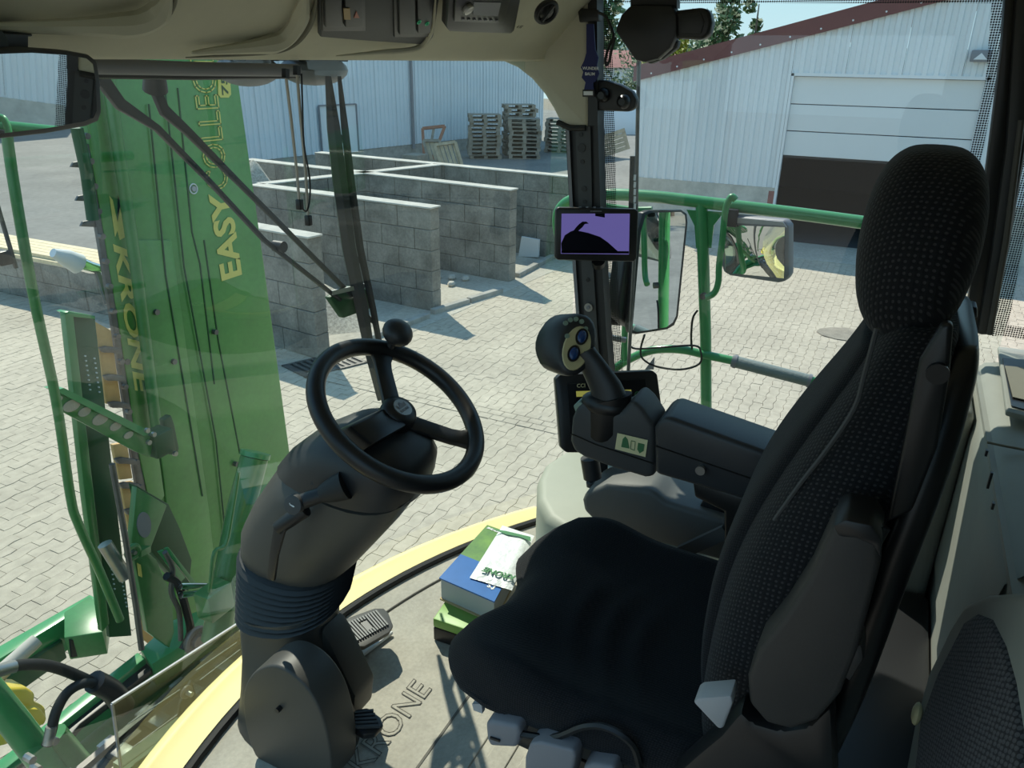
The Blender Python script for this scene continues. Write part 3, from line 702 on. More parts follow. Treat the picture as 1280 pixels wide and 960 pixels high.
m = MB(); m.add([(W, -.66, 2.9), (W, -1.0, 2.9), (W, -1.0, 3.70), (W, -.60, 3.70)], [(0, 1, 2, 3)]); wi3 = m.build('window_3', 'glass_side'); tag(wi3, 'narrow rear quarter window behind the door pillar', 'window', kind='structure')
ap = PP([(1281, 190), (1262, 300), (1240, 420)], X(xw)); bp_ = PP([(1300, 190), (1280, 300), (1258, 420)], X(xw)); frit('frit_dots', [(ap[i], bp_[i], bp_[i+1], ap[i+1]) for i in range(2)], wi3)
ap = PP([(1240, 418), (1300, 428)], X(xw)); bp_ = PP([(1242, 404), (1300, 412)], X(xw)); frit('frit_dots', [(ap[0], ap[1], bp_[1], bp_[0])], wi3)
# right lower wall
m = MB(); m.box((W-.05, -.95, FZ), (W+.02, .52, 2.31)); tag(m.build('wall_right', 'rearpanel'), 'lower right cab wall below the door window', 'wall', kind='structure')
# front right pillar
pil = thing('trim_3', 'dark front right cab pillar with perforated mounting rail', 'pillar', P(745, 590, X(.95)), kind='structure')
xs = .945
prs = [((706, 150), (747, 150)), ((716, 337), (753, 337)), ((722, 420), (758, 420)), ((739, 610), (774, 610))]
m = MB(); m.loft([[P(*a, X(xs)), P(*b, X(xs)), P(*b, X(xs))+V((.05, 0, 0)), P(*a, X(xs))+V((.05, 0, 0))] for a, b in prs]); m.build('post', 'darkplastic', pil)
prs2 = [((707, 155), (711, 155)), ((716, 337), (720, 337)), ((722, 420), (726, 420)), ((739, 610), (743, 610))]
m = MB(); m.loft([[P(*a, X(xs-.012)), P(*b, X(xs-.012)), P(*b, X(xs)), P(*a, X(xs))] for a, b in prs2]); m.build('edge_strip', 'mid_grey', pil)
prs3 = [((719, 158), (738, 158)), ((727, 337), (742, 337)), ((732, 420), (747, 420)), ((747, 610), (763, 610))]
m = MB(); m.loft([[P(*a, X(xs-.01)), P(*b, X(xs-.01)), P(*b, X(xs)), P(*a, X(xs))] for a, b in prs3]); rl = m.build('mounting_rail', 'greyplastic', pil)
for u, v, r in ((726, 168, .006), (727, 185, .012), (728, 202, .006), (730, 236, .008), (731, 252, .006), (735, 350, .006)):
    s = MB(); s.disc(P(u, v, X(xs-.0105)), (1, 0, 0), r, .004, 14); s.build('hole', 'black', rl)
s = MB(); c = P(736, 384, X(xs-.012)); s.disc(c, (1, 0, 0), .013, .008, 18); s.build('screw_head', 'steel', rl); s = MB(); s.disc(c-V((.005, 0, 0)), (1, 0, 0), .006, .004, 12); s.build('screw_slot', 'mid_grey', rl)
# upper pillar trim, flaring out of the liner
tr = [(560, -30), (560, 70), (598, 73), (622, 74), (645, 84), (664, 99), (680, 118), (691, 136), (698, 150), (706, 157), (730, 160), (735, 158), (735, -30)]
m = MB(); m.prism(PP(tr, X(.93)), (.055, 0, 0)); tag(m.build('trim_4', 'liner', bevel=.014, seg=3), 'beige plastic trim flaring from the roof liner onto the pillar', 'trim', kind='structure')
m = MB(); m.prism(PP([(735, -30), (735, 157), (747, 157), (746, -30)], X(.935)), (.05, 0, 0)); m.build('upper_seal', 'black', pil)
s = MB(); s.tube([P(697, 153, X(.935)), P(712, 160, X(.93)), P(732, 160, X(.93))], .008, 8); s.build('collar', 'rubber', pil)
# rear right pillar
pr_ = thing('trim_5', 'black rear door pillar with grip channel beside the headrest', 'pillar', P(1220, 420, X(.96)), kind='structure')
m = MB(); m.prism(PP([(1256, -20), (1251, 60), (1240, 150), (1221, 300), (1203, 420), (1222, 420), (1240, 320), (1258, 180), (1272, -20)], X(.955)), (.04, 0, 0)); m.build('pillar_front', 'black', pr_, bevel=.008)
m = MB(); m.prism(PP([(1270, -20), (1257, 180), (1238, 320), (1220, 420), (1241, 420), (1264, 300), (1284, 180), (1300, -20)], X(.945)), (.05, 0, 0)); m.build('pillar_rear', 'darkplastic', pr_, bevel=.012)
m = MB(); m.tube([P(1277, 150, X(.94)), P(1258, 300, X(.94)), P(1237, 418, X(.94))], .007, 8); m.build('grip_edge', 'brownplastic', pr_)
m = MB(); m.prism([(-1.03, .56, FZ-.05), (-.96, .56, FZ-.05), (-.94, .70, FZ-.05), (-1.03, .72, FZ-.05)], (0, 0, 3.86-FZ)); tag(m.build('trim_7', 'darkplastic', bevel=.012), 'dark front left cab pillar beside the open door', 'pillar', kind='structure')
m = MB(); m.box((-1.045, -1.0, 3.71), (-.97, .66, 3.87)); tag(m.build('trim_8', 'liner', bevel=.015), 'beige roof edge trim above the open left door', 'trim', kind='structure')
# ---------------------------------------------------------------- roof liner
def fpr(x):
    k = .36*x*x
    return [(1.00-k, 3.665), (.97-k*.9, 3.640), (.80-k*.5, 3.592), (.775-k*.4, 3.588), (.755-k*.4, 3.594), (.72-k*.3, 3.615), (.66-k*.25, 3.655), (.59-k*.2, 3.715), (.52-k*.2, 3.785), (.42-k*.1, 3.825), (0, 3.84), (-.95, 3.84)]
rows = [[V((-W+2*W*i/36, a, b)) for a, b in fpr(-W+2*W*i/36)] for i in range(37)]
m = MB(); m.grid(rows); cei = m.build('ceiling', 'liner', ang=60); tag(cei, 'beige moulded cab roof liner with overhead console', 'roof liner', kind='structure')
m = MB(); m.prism([(x, y+.06, 3.86) for x, y in front_poly(.02, 20, -W-.05, W+.05)]+[(W+.05, -1.05, 3.86), (-W-.05, -1.05, 3.86)], (0, 0, .12)); ro = m.build('roof', 'white', bevel=.03)
ro['kind'] = 'structure'; ro['label'] = 'white outer cab roof above the liner'; ro['category'] = 'roof'
m = MB(); m.prism([(x, y+.06, 3.64) for x, y in front_poly(.02, 20, -W-.05, W+.05)]+[(x, y-.012, 3.64) for x, y in reversed(front_poly(.02, 20, -W-.05, W+.05))], (0, 0, .23)); m.build('front_edge', 'darkplastic', ro)
m = MB(); m.box((W-.03, -1.0, 3.762), (W+.04, .62, 3.87)); m.build('side_rail', 'darkplastic', ro)
FP = (V((0, .66, 3.655)), V((0, -.65, -.76)))                    # sloping face of the overhead console
def FQ(u, v, x, off=0.0):
    k = .25*x*x; return P(u, v, (V((0, .66-k, 3.655))+V((0, -.65, -.76)).normalized()*off, V((0, -.65, -.76))))
fn = V((0, -.65, -.76)).normalized()
# moulded pockets in the liner
def bead(pix, x, r, nm, mt='liner'):
    m = MB(); pts_ = smooth_path([FQ(u, v, x, .002) for u, v in pix], 5); k_ = len(pts_); m.tube(pts_, [r*min(1, .15+i*.12)*min(1, .15+(k_-1-i)*.12) for i in range(k_)], 8); return m.build(nm, mt, cei)
bead([(-30, 33), (120, 33), (165, 31), (190, 22), (204, 8), (212, -12)], -.4, .016, 'pocket_bead')
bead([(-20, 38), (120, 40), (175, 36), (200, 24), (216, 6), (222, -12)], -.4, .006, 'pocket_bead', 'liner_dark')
bead([(240, 66), (320, 58), (352, 50), (370, 30), (378, 8), (382, -12)], -.15, .016, 'pocket_bead')
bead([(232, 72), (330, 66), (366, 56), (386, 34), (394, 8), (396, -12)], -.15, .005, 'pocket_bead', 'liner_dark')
bead([(545, -10), (541, 30), (532, 52), (515, 62), (470, 66), (420, 70)], .3, .006, 'pocket_bead')
# switch panel
m = MB(); m.prism([FQ(u, v, .2, -.004) for u, v in ((396, -14), (396, 40), (440, 44), (530, 51), (538, 40), (546, -14))], fn*.012)
sw = m.build('switch_panel', 'greyplastic', bevel=.003); tag(sw, 'dark switch panel set in the overhead console beside the radio', 'switch panel')
def fq4(u0, v0, u1, v1, x, off): return [FQ(a, b, x, off) for a, b in ((u0, v0), (u0+1, v1), (u1+1, v1), (u1, v0))]
for u0, u1, v0, v1, nm, mt in ((400, 454, -14, 36, 'switch_bezel', 'black'), (490, 538, -14, 44, 'switch_bezel', 'black')):
    m = MB(); m.prism(fq4(u0, v0, u1, v1, .2, .006), fn*.006); m.build(nm, mt, sw, bevel=.002)
for u0, u1, v0, v1, mt in ((403, 424, -14, 30, 'darkplastic'), (428, 451, -14, 30, 'darkplastic'), (496, 516, -14, 40, 'darkplastic'), (519, 535, -14, 38, 'darkplastic')):
    m = MB(); m.prism(fq4(u0, v0, u1, v1, .2, .011), fn*.008); rk = m.build('rocker_switch', mt, sw, bevel=.002)
    if mt and u0 == 428: m = MB(); m.prism(fq4(429, 10, 437, 24, .2, .0195), fn*.001); m.build('amber_lens', 'led_orange', rk)
    if u0 == 428: m = MB(); m.prism([FQ(442, 22, .2, .0195), FQ(449, 22, .2, .0195), FQ(445.5, 14, .2, .0195)], fn*.001); m.build('warning_triangle', 'led_red', rk)
    if u0 in (519,):
        for uu, vv in ((524, 28), (534, 30)):
            m = MB(); m.torus(FQ(uu, vv, .2, .02), ((1, 0, 0), V((0, -.76, .65))), .0045, .001, 10, 5); m.build('symbol', 'led_green', rk)
# radio
rd = thing('car_radio', 'black car radio with round silver knob in the overhead console', 'radio', FQ(598, 33, .5))
m = MB(); m.prism([FQ(u, v, .5, -.01) for u, v in ((553, -16), (551, 24), (555, 29), (632, 33), (637, 28), (645, -16))], fn*.022); m.build('frame', 'black', rd, bevel=.004)
m = MB(); m.prism([FQ(u, v, .5, .0125) for u, v in ((568, -12), (566, 24), (628, 27), (638, -12))], fn*.006); m.build('faceplate', 'blackgloss', rd, bevel=.002)
m = MB(); m.prism([FQ(u, v, .5, .019) for u, v in ((592, 2), (591, 18), (622, 20), (626, 3))], fn*.001); m.build('display', 'mid_grey', rd)
m = MB(); m.disc(FQ(585, 11, .5, .022), fn, .012, .012, 20); m.build('knob', 'steel', rd, bevel=.002)
for k in range(7):
    c = FQ(579+k*7, 24.0+k*.25, .5, .0195); m = MB(); m.obox(c, ((1, 0, 0), (0, -.76, .65), fn), (.005, .0015, .0015)); m.build('button', 'mid_grey', rd)
# air vent
c = FQ(683, 15, .78, 0.0); m = thing('air_vent', 'round black swivelling air vent at the end of the console', 'vent', c)
vn = (CAM-c).normalized()*.6+fn; vn.normalize(); e1 = V((1, 0, 0)); e1 = (e1-vn*e1.dot(vn)).normalized(); e2 = vn.cross(e1)
t = MB(); t.torus(c, (e1, e2), .024, .006, 24, 8); t.build('ring', 'black', m); t = MB(); t.ell(c+vn*-.004, (e1, e2, vn), (.022, .022, .012), 18, 8); t.build('nozzle', 'blackgloss', m)
t = MB(); t.bar(c+e2*.02+vn*.006, c-e2*.02+vn*.006, .007, .006); t.build('fin', 'black', m)
text_mesh('4  FT', .012, FQ(645, 35, .65, .003), (1, 0, 0), (0, -.76, .65)).build('liner_mark', 'liner_dark', cei)
# rear wall, ledge, hatch
m = MB(); m.box((-W, -.585, FZ), (W-.02, -.555, 2.90)); wr = m.build('wall_rear', 'rearpanel'); tag(wr, 'grey-beige rear cab wall panel below the ledge', 'wall', kind='structure')
rows = []
for i in range(13):
    x = .02+(W-.02-.02)*i/12
    rows.append([V((x, a, b)) for a, b in ((-.545, 2.50), (-.545, 2.84), (-.552, 2.885), (-.575, 2.912), (-.61, 2.92), (-1.0, 2.93))])
m = MB(); m.grid(rows); le = m.build('trim_6', 'rearpanel', ang=60); tag(le, 'rounded grey-beige ledge behind the seat', 'ledge', kind='structure')
hp = PP([(1246, 438), (1256, 520), (1300, 532), (1300, 445)], Z(2.935)); m = MB(); m.prism(hp, (0, 0, .012)); hb = m.build('hatch_frame', 'rearpanel', le, bevel=.004)
hp = PP([(1253, 448), (1264, 508), (1300, 518), (1300, 452)], Z(2.949)); m = MB(); m.prism(hp, (0, 0, .002)); m.build('hatch_opening', 'black', le)
hp = PP([(1256, 458), (1266, 497), (1300, 505), (1300, 462)], Z(2.953)); m = MB(); m.prism(hp, (0, 0, .002)); m.build('hatch_mat', 'liner_dark', le)
m = MB(); m.tube([P(1234, 553, Z(2.925)), P(1258, 558, Z(2.927)), P(1300, 566, Z(2.928))], .0025, 6); m.build('panel_joint', 'liner_dark', le)
for v in (566, 600, 632):
    c = P(1233+(v-566)*.12, v, Y(-.543)); m = MB(); m.obox(c, ((1, 0, 0), (0, 0, 1), (0, 1, 0)), (.004, .016 if v == 600 else .006, .002)); m.build('scuff', 'darkplastic', le)
m = MB(); m.prism([(.66, -.545, FZ+.001), (.94, -.545, FZ+.001), (.94, -.345, FZ+.001), (.66, -.345, FZ+.001)], (0, 0, 2.90-FZ)); tag(m.build('sun_occluder', 'rearpanel', bevel=.025, seg=3), 'added sun-blocking grey-beige cabinet in the rear right corner behind the seat', 'occluder')  # corner block added to keep the sun off the rear wall
m = MB(); m.box((-.35, -.553, FZ+.001), (.655, -.29, 2.42)); m.build('added_shade_box', 'darkplastic', wr, bevel=.02, seg=2)  # dark box added in place of shade over the floor behind the seat
# upper rear body (closes the cab behind)
m = MB(); m.box((-W, -1.03, FZ), (W, -1.0, 3.86)); rb_ = m.build('rear_bulkhead', 'rearpanel'); tag(rb_, 'rear bulkhead closing the cab behind the ledge', 'wall', kind='structure')
m = MB(); m.box((-W-.03, -1.03, FZ), (-W, -.40, 3.86)); wlf = m.build('wall_left', 'rearpanel'); tag(wlf, 'left rear cab side wall behind the open door', 'wall', kind='structure')
# fabric backrest of the folding instructor seat
sp = thing('instructor_seat', 'folded grey instructor seat with woven dark upholstery behind the driver seat', 'seat', V((0.0, -.52, FZ)))
out = [(1128, 985), (1143, 905), (1162, 835), (1188, 782), (1206, 752), (1230, 741), (1262, 738), (1330, 736), (1330, 985)]
m = MB(); m.prism(PP(out, Y(-.50)), (0, -.035, 0)); m.build('shell', 'rearpanel', sp, bevel=.014, seg=3)
inn = [(1140, 985), (1150, 900), (1172, 838), (1204, 775), (1218, 765), (1236, 772), (1252, 805), (1264, 850), (1273, 910), (1276, 985)]
m = MB(); m.prism(PP(inn, Y(-.495)), (0, -.02, 0)); m.build('upholstery', 'fabric_weave', sp, bevel=.012, seg=3)
m = MB(); m.ell(P(1146, 892, Y(-.492)), ((1, 0, 0), (0, 0, 1), (0, 1, 0)), (.016, .022, .008), 12, 6); m.build('side_button', 'sticker', sp)
# seat belt reel by the rear pillar
q = thing('seat_belt_reel', 'black seat belt guide and strap beside the headrest', 'seat belt', V((.62, -.53, 2.93)))
m = MB(); m.prism(PP([(1196, 385), (1208, 378), (1214, 420), (1206, 455), (1196, 450)], X(.62)), (.02, 0, 0)); m.build('strap', 'black', q, bevel=.004)
m = MB(); m.prism(PP([(1205, 382), (1222, 384), (1222, 398), (1206, 398)], X(.64)), (.05, 0, 0)); m.build('guide', 'darkplastic', q, bevel=.004)
m = MB(); m.prism(PP([(1184, 470), (1200, 452), (1212, 440), (1208, 425), (1190, 430), (1182, 450)], X(.60)), (.03, 0, 0)); m.build('buckle_cover', 'black', q, bevel=.006)
# ================================================================ STEERING COLUMN
XC = 0.02
sc = thing('steering_column', 'tilting brown-grey steering column with black wheel and rubber bellows', 'steering column', V((-.1, .80, FZ)))
def ring_px(l, r, sx, n=28, xc=XC, e=1.0):
    a, b = P(*l, X(xc)), P(*r, X(xc)); return (a, b, sx)
low = [((318, 948), (446, 985), .105, -.14), ((310, 880), (432, 903), .100, -.13), ((314, 835), (420, 852), .093, -.10), ((315, 800), (414, 812), .088, -.07), ((313, 765), (414, 772), .090, -.05), ((312, 740), (420, 746), .10, -.04)]
m = MB(); m.loft(pairloft([(P(*l, X(xx)), P(*r, X(xx)), sx) for l, r, sx, xx in low], (1, 0, .25), 28, .8)); lh = m.build('lower_housing', 'brownplastic', sc, ang=60)
# side cover disc at the foot
cc = [(306, 905), (303, 880), (306, 858), (318, 840), (338, 832), (358, 838), (380, 856), (398, 884), (409, 918), (414, 955), (408, 985), (360, 985), (330, 962), (314, 935)]
ccs = [(p.x, p.y) for p in smooth_path([V((a, b, 0)) for a, b in cc]+[V((*cc[0], 0))], 3)[:-1]]
m = MB(); m.prism([V((p.x, p.y, max(p.z, FZ))) for p in PP(ccs, X(-.245))], (.09, 0, 0)); m.build('foot_cover', 'brownplastic', sc, bevel=.010, seg=3)
m = MB(); m.prism([V((p.x, p.y, max(p.z, FZ))) for p in PP([(400, 930), (425, 925), (442, 900), (444, 872), (428, 838), (412, 805), (400, 785)], X(-.09))], (.08, 0, 0)); m.build('rear_shroud', 'brownplastic', sc, bevel=.012)
for u, v in ((350, 885),):
    p = P(u, v, X(-.135 if v < 800 else (-.17 if v < 850 else -.247))); s = MB(); s.disc(p, (1, 0, 0), .006, .02, 12); s.build('screw', 'black', sc)
# bellows
bel = []
NB = 9
for i in range(NB*4+1):
    t_ = i/(NB*4); bulge = 1+.05*math.sin(2*math.pi*i/4.0)
    l = (311+1.5*t_, 742-76*t_); r = (426+11*t_, 752-48*t_)
    xx = -.04+.05*t_; a, b = P(*l, X(xx)), P(*r, X(xx)); c = (a+b)/2; h = (a-b)/2*bulge; bel.append((c+h, c-h, .112*bulge*(1.0)))
m = MB(); m.loft(pairloft(bel, (1, 0, .38), 28, .85)); m.build('bellows', 'bellows', sc, ang=80)
# upper shroud
ups = [((322, 684), (424, 722), .085), ((314, 668), (436, 706), .108), ((316, 640), (455, 690), .118), ((330, 612), (482, 662), .122), ((352, 580), (512, 630), .122), ((378, 556), (525, 610), .118)]
m = MB(); m.loft(pairloft([ring_px(*t_) for t_ in ups], (1, 0, .38), 28, .8)); m.build('upper_shroud', 'brownplastic', sc, ang=60)
pod = [((366, 566), (522, 622), .120), ((380, 550), (529, 604), .122), ((402, 534), (531, 585), .122), ((430, 523), (524, 566), .105), ((455, 520), (505, 548), .06)]
m = MB(); m.loft(pairloft([ring_px(*t_) for t_ in pod], (1, 0, 0), 28, .75)); m.build('instrument_pod', 'darkplastic', sc, ang=60)
m = MB(); m.prism([p+V((-.03, 0, .01)) for p in PP([(415, 545), (450, 530), (478, 553), (443, 578)], X(-.06))], (.12, .0, -.01)); m.build('indicator_window', 'blackgloss', sc, bevel=.006)
# wheel
WC = V((.05, .545, 2.915)); tl = .61; e1 = V((1, 0, 0)); e2 = V((0, math.cos(tl), math.sin(tl))); e3 = e1.cross(e2)   # e3 up along the column
wm = MB(); wm.torus(WC, (e1, e2), .183, .0192, 64, 14); wh = wm.build('steering_wheel', 'black', sc)
hub = WC-e3*.02
m = MB(); m.tube([hub-e3*.09, hub-e3*.01, hub+e3*.018, hub+e3*.03, hub+e3*.034], [.030, .038, .040, .034, .02], 24); m.build('hub', 'black', wh, ang=50)
m = MB(); m.disc(hub+e3*.0345, e3, .021, .002, 24); em = m.build('emblem', 'steel', wh)
hc = hub+e3*.0365
text_mesh('KRONE', .0085, hc-e1*.0155-e2*.009, e1, e2, .0003).build('emblem_lettering', 'mid_grey', wh)
m = MB(); m.prism([hc+e1*a+e2*b for a, b in ((-.012, 0), (-.014, .011), (-.007, .005), (0, .014), (.007, .005), (.014, .011), (.012, 0))], e3*.0004); m.build('emblem_crown', 'mid_grey', wh)
def rimpt(u, v):
    q = P(u, v, (WC, e3)); d = (q-WC).normalized(); return d
for u, v in ((474, 425), (603, 553)):
    d = rimpt(u, v); p1 = hub+d*.03; p2 = WC+d*.13-e3*.016; p3 = WC+d*.15-e3*.012; p4 = WC+d*.178
    sd_ = d.cross(e3)
    m = MB(); m.loft([[p+sd_*a+e3*b for a, b in ((-w_, -.008), (w_, -.008), (w_, .007), (-w_, .007))] for p, w_ in ((p1, .021), (p2, .020), (p3, .021), (p4, .032))]); m.build('spoke', 'black', wh, bevel=.005, seg=2)
d = rimpt(482, 424); kb = WC+d*.183; s = MB(); s.tube([kb, kb+e3*.035], [.014, .011], 12); s.build('knob_post', 'darkplastic', wh)
s = MB(); s.ell(kb+e3*.052+d*.004, (e1, e2, e3), (.035, .035, .027), 20, 12); s.build('knob', 'darkplastic', wh)
# stalk with horn button
a = P(432, 606, X(-.10)); b = P(402, 618, X(-.125)); c = P(372, 629, X(-.15))
m = MB(); m.tube([a, a.lerp(b, .5), b], [.030, .026, .018], 16); st = m.build('stalk_boot', 'rubber', sc)
m = MB(); m.tube([b, b.lerp(c, .5), c], [.0155, .0165, .0155], 18); st = m.build('stalk', 'black', sc, ang=50)
dd = (c-b).normalized(); tocam = (CAM-c).normalized(); fd = (dd*.5+tocam*.8).normalized()
m = MB(); m.disc(c+fd*.010, fd, .0205, .016, 24); m.build('horn_button', 'greyplastic', st, bevel=.002)
hx_ = (RT-fd*RT.dot(fd)).normalized(); hy_ = fd.cross(hx_)*1.0; hc2 = c+fd*.0185
m = MB(); m.prism([hc2+hx_*x_+hy_*y_ for x_, y_ in ((-.006, .003), (-.002, .001), (.004, -.001), (.006, -.003), (.003, -.004), (-.003, -.001))], fd*.0004); m.build('horn_symbol', 'white', st)
m = MB(); m.bar(hc2-hx_*.006+hy_*.004, hc2-hx_*.004-hy_*.000, .0014, .0014); m.build('horn_symbol', 'white', st)
# height lever
a = P(382, 636, X(-.12)); b = P(347, 660, X(-.15)); c = P(339, 724, X(-.155))
m = MB(); m.tube([a, b], [.017, .0155], 16); lv = m.build('tilt_lever', 'black', sc, bevel=.002)
m = MB(); m.disc(b-(a-b).normalized()*.001, (a-b), .005, .006, 12); m.build('lever_bolt', 'steel', lv)
m = MB(); m.loft([[p+V((0, y_, z_)) + V((x_, 0, 0)) for x_, y_, z_ in ((-.004, -w_, 0), (.004, -w_, 0), (.004, w_, 0), (-.004, w_, 0))] for p, w_ in ((b+V((0, -.01, .01)), .016), (b.lerp(c, .5), .012), (c, .011))]); m.build('lever_arm', 'black', lv, bevel=.003)
text_mesh('a', .014, P(388, 606, X(-.128)), RT, UP, .0003).build('column_mark', 'black', sc)
# ================================================================ PEDALS
pd = thing('accelerator_pedal', 'large ribbed black foot pedal beside the steering column', 'pedal', P(440, 815, Z(FZ)))
pz = 2.19
pout = [(421, 783), (427, 775), (468, 760), (480, 760), (486, 766), (492, 782), (487, 790), (456, 808), (444, 808), (437, 800)]
pt = PP(pout, Z(pz)); pn = V((0, -.35, .94)).normalized()
m = MB(); m.prism(pt, -pn*.018); pdl = m.build('pedal_plate', 'brownplastic', pd, bevel=.004)
A0, A1, B1, B0 = P(427, 783, Z(pz)), P(471, 764, Z(pz)), P(486, 782, Z(pz)), P(446, 803, Z(pz))
for i in range(13):
    t_ = (i+.5)/13; a = A0.lerp(A1, t_); b = B0.lerp(B1, t_)
    if 4 < i < 8:
        for s0, s1 in ((0, .22), (.78, 1)): m = MB(); m.bar(a.lerp(b, s0)+pn*.003, a.lerp(b, s1)+pn*.003, .0045, .007); m.build('rib', 'consolegrey', pd)
    else: m = MB(); m.bar(a+pn*.003, b+pn*.003, .0045, .007); m.build('rib', 'consolegrey', pd)
q = [A0.lerp(A1, s).lerp(B0.lerp(B1, s), t_) for s, t_ in ((.42, .25), (.6, .25), (.6, .75), (.42, .75))]; m = MB(); m.prism([p+pn*.001 for p in q], pn*.002); m.build('inset', 'black', pd)
m = MB(); m.bar(P(437, 795, Z(pz-.02)), P(405, 815, Z(FZ+.06)), .03, .025); m.build('pedal_arm', 'black', pd, bevel=.004)
m = MB(); m.prism(PP([(408, 800), (425, 786), (492, 793), (440, 833), (414, 822)], Z(FZ+.003)), (0, 0, .012)); m.build('base_plate', 'white', pd, bevel=.003)
b2 = thing('brake_pedal', 'small ribbed black pedal tucked against the column foot', 'pedal', P(455, 925, Z(FZ)))
bo = [(437, 893), (446, 886), (460, 884), (476, 896), (480, 906), (470, 916), (455, 918), (440, 908)]
m = MB(); m.prism(PP(bo, Z(2.21)), (0, .005, -.02)); m.build('pedal_plate', 'black', b2, bevel=.005)
for i in range(5):
    t_ = (i+.5)/5; a = P(444, 889, Z(2.213)).lerp(P(444, 911, Z(2.213)), t_); b = P(466, 886, Z(2.213)).lerp(P(476, 910, Z(2.213)), t_); m = MB(); m.bar(a, b, .006, .006); m.build('rib', 'greyplastic', b2)
m = MB(); m.bar(P(445, 903, Z(2.19)), P(425, 915, Z(2.13)), .03, .02); m.build('pedal_arm', 'black', b2)
# ================================================================ DRIVER SEAT
ds = thing('driver_seat', 'black air-suspended driver seat with dotted fabric and tall headrest', 'seat', V((0, 0, FZ)))
def sring(cx, hw, y0, y1, z, n=36, e=.45, tilt=0.0):
    yc = (y0+y1)/2; hy = (y1-y0)/2; out = []
    for k_ in range(n):
        a = 2*math.pi*k_/n; ca, sa = math.cos(a), math.sin(a)
        xx = math.copysign(abs(ca)**e, ca); yy_ = math.copysign(abs(sa)**e, sa)
        out.append(V((cx+hw*xx, yc+hy*yy_, z+tilt*hy*yy_)))
    return out
# cushion: grid over plan with bolsters, closed by sides
def cush():
    n, k_ = 36, 30; tops = []; hwf = .262
    for i in range(n+1):
        s = i/n; row = []
        for j in range(k_+1):
            t_ = -1+2*j/k_; x = t_*hwf
            yf = .285+.022*math.cos(min(1, abs(abs(t_)-.55)/.45)*math.pi)-.0*t_; yb = -.26
            # rounded corners
            c0 = max(0, abs(t_)-.72)/.28; yf2 = yf-.085*(1-math.sqrt(max(0, 1-c0*c0)))
            y = yb+(yf2-yb)*s
            z = 2.610+.040*max(0, (abs(t_)-.45)/.55)**1.6*(1 if s < .9 else (1-s)/.1)+.018*math.sin(s*math.pi)**2*.3
            z += .030*math.exp(-((s-.80)/.16)**2)-.018*math.exp(-((s-.35)/.25)**2)*(1-abs(t_)**2)
            edge = max(0, (s-.88)/.12); z -= .085*(1-math.sqrt(max(0, 1-edge**2)))
            ed2 = max(0, (abs(t_)-.86)/.14); z -= .065*(1-math.sqrt(max(0, 1-ed2**2)))
            for (ys, am) in ((.05, .011), (-.01, .012), (-.07, .010)):
                if t_ < .55: z += am*math.exp(-((y-ys-.045*math.sin((t_+.7)*2.4))/.015)**2)*math.exp(-((t_+.15)/.55)**2)
            row.append(V((x, y, max(z, 2.568))))
        tops.append(row)
    return tops
tops = cush(); m = MB(); m.grid(tops)
bd = [r[0] for r in tops]+tops[-1][1:]+[r[-1] for r in reversed(tops[:-1])]+list(reversed(tops[0][1:-1]))
cxy = V((0, 0, 0)); lo = []
r1 = [V((p.x*1.0, p.y, max(p.z-.03, 2.558))) for p in bd]; r2 = [V((p.x*.97, p.y*.96, 2.548)) for p in bd]; r3 = [V((p.x*.86, p.y*.86, 2.535)) for p in bd]
m.loft([bd, r1, r2, r3], False); m.build('cushion', 'fabric_rib', ds, ang=75)
m = MB(); m.prism([(-.225, -.25, 2.475), (.225, -.25, 2.475), (.215, .14, 2.475), (.15, .17, 2.475), (-.15, .17, 2.475), (-.215, .13, 2.475)], (0, 0, .07)); m.build('seat_pan', 'black', ds, bevel=.008)
# backrest
bk = [(2.56, -.20, -.30, .225), (2.62, -.172, -.325, .245), (2.70, -.165, -.335, .258), (2.80, -.168, -.345, .262), (2.90, -.178, -.355, .262), (2.98, -.195, -.365, .258), (3.06, -.222, -.375, .248), (3.14, -.256, -.388, .228), (3.21, -.288, -.398, .20), (3.27, -.312, -.405, .165), (3.30, -.33, -.40, .14)]
def dens(l, k_=4):
    a_ = [V((t_[0], t_[1], t_[2])) for t_ in l]; b_ = [V((t_[3] if len(t_) > 3 else 0, 0, 0)) for t_ in l]
    return [(p.x, p.y, p.z, q.x) if len(l[0]) > 3 else (p.x, p.y, p.z) for p, q in zip(smooth_path(a_, k_), smooth_path(b_, k_))]
m = MB(); m.loft([sring(0, hw, yb, yf, z, e=.5) for z, yf, yb, hw in dens(bk)]); m.build('backrest', 'fabric', ds, ang=75)
fb = [(2.60, -.166, .150), (2.70, -.152, .165), (2.80, -.150, .17), (2.90, -.158, .168), (3.0, -.182, .158), (3.1, -.222, .14), (3.2, -.27, .115), (3.26, -.295, .10)]
m = MB(); m.loft([sring(0, hw, yf-.07, yf, z, e=.4) for z, yf, hw in dens(fb)]); m.build('backrest_panel', 'fabric_rib', ds, ang=75)
# piping seam on near side
m = MB(); m.tube(smooth_path([P(u, v, X(-.225)) for u, v in ((1096, 410), (1080, 470), (1068, 510), (1035, 560), (1000, 605), (968, 650))], 4), .003, 6); m.build('seam', 'greyplastic', ds)
# headrest
hd_ = [(3.262, .055, .03), (3.275, .10, .045), (3.31, .128, .062), (3.36, .138, .071), (3.41, .135, .0715), (3.45, .122, .066), (3.48, .10, .054), (3.497, .07, .036), (3.502, .035, .018)]
m = MB(); m.loft([[p+V((0, 0, 0)) for p in sring(0, hw, -.337-.0-hy+(-.10)*(3.38-z)*-.18*0, -.337+hy, z+.0, n=48, e=.72)] for z, hw, hy in dens(hd_)]); m.build('headrest', 'fabric', ds, ang=80)
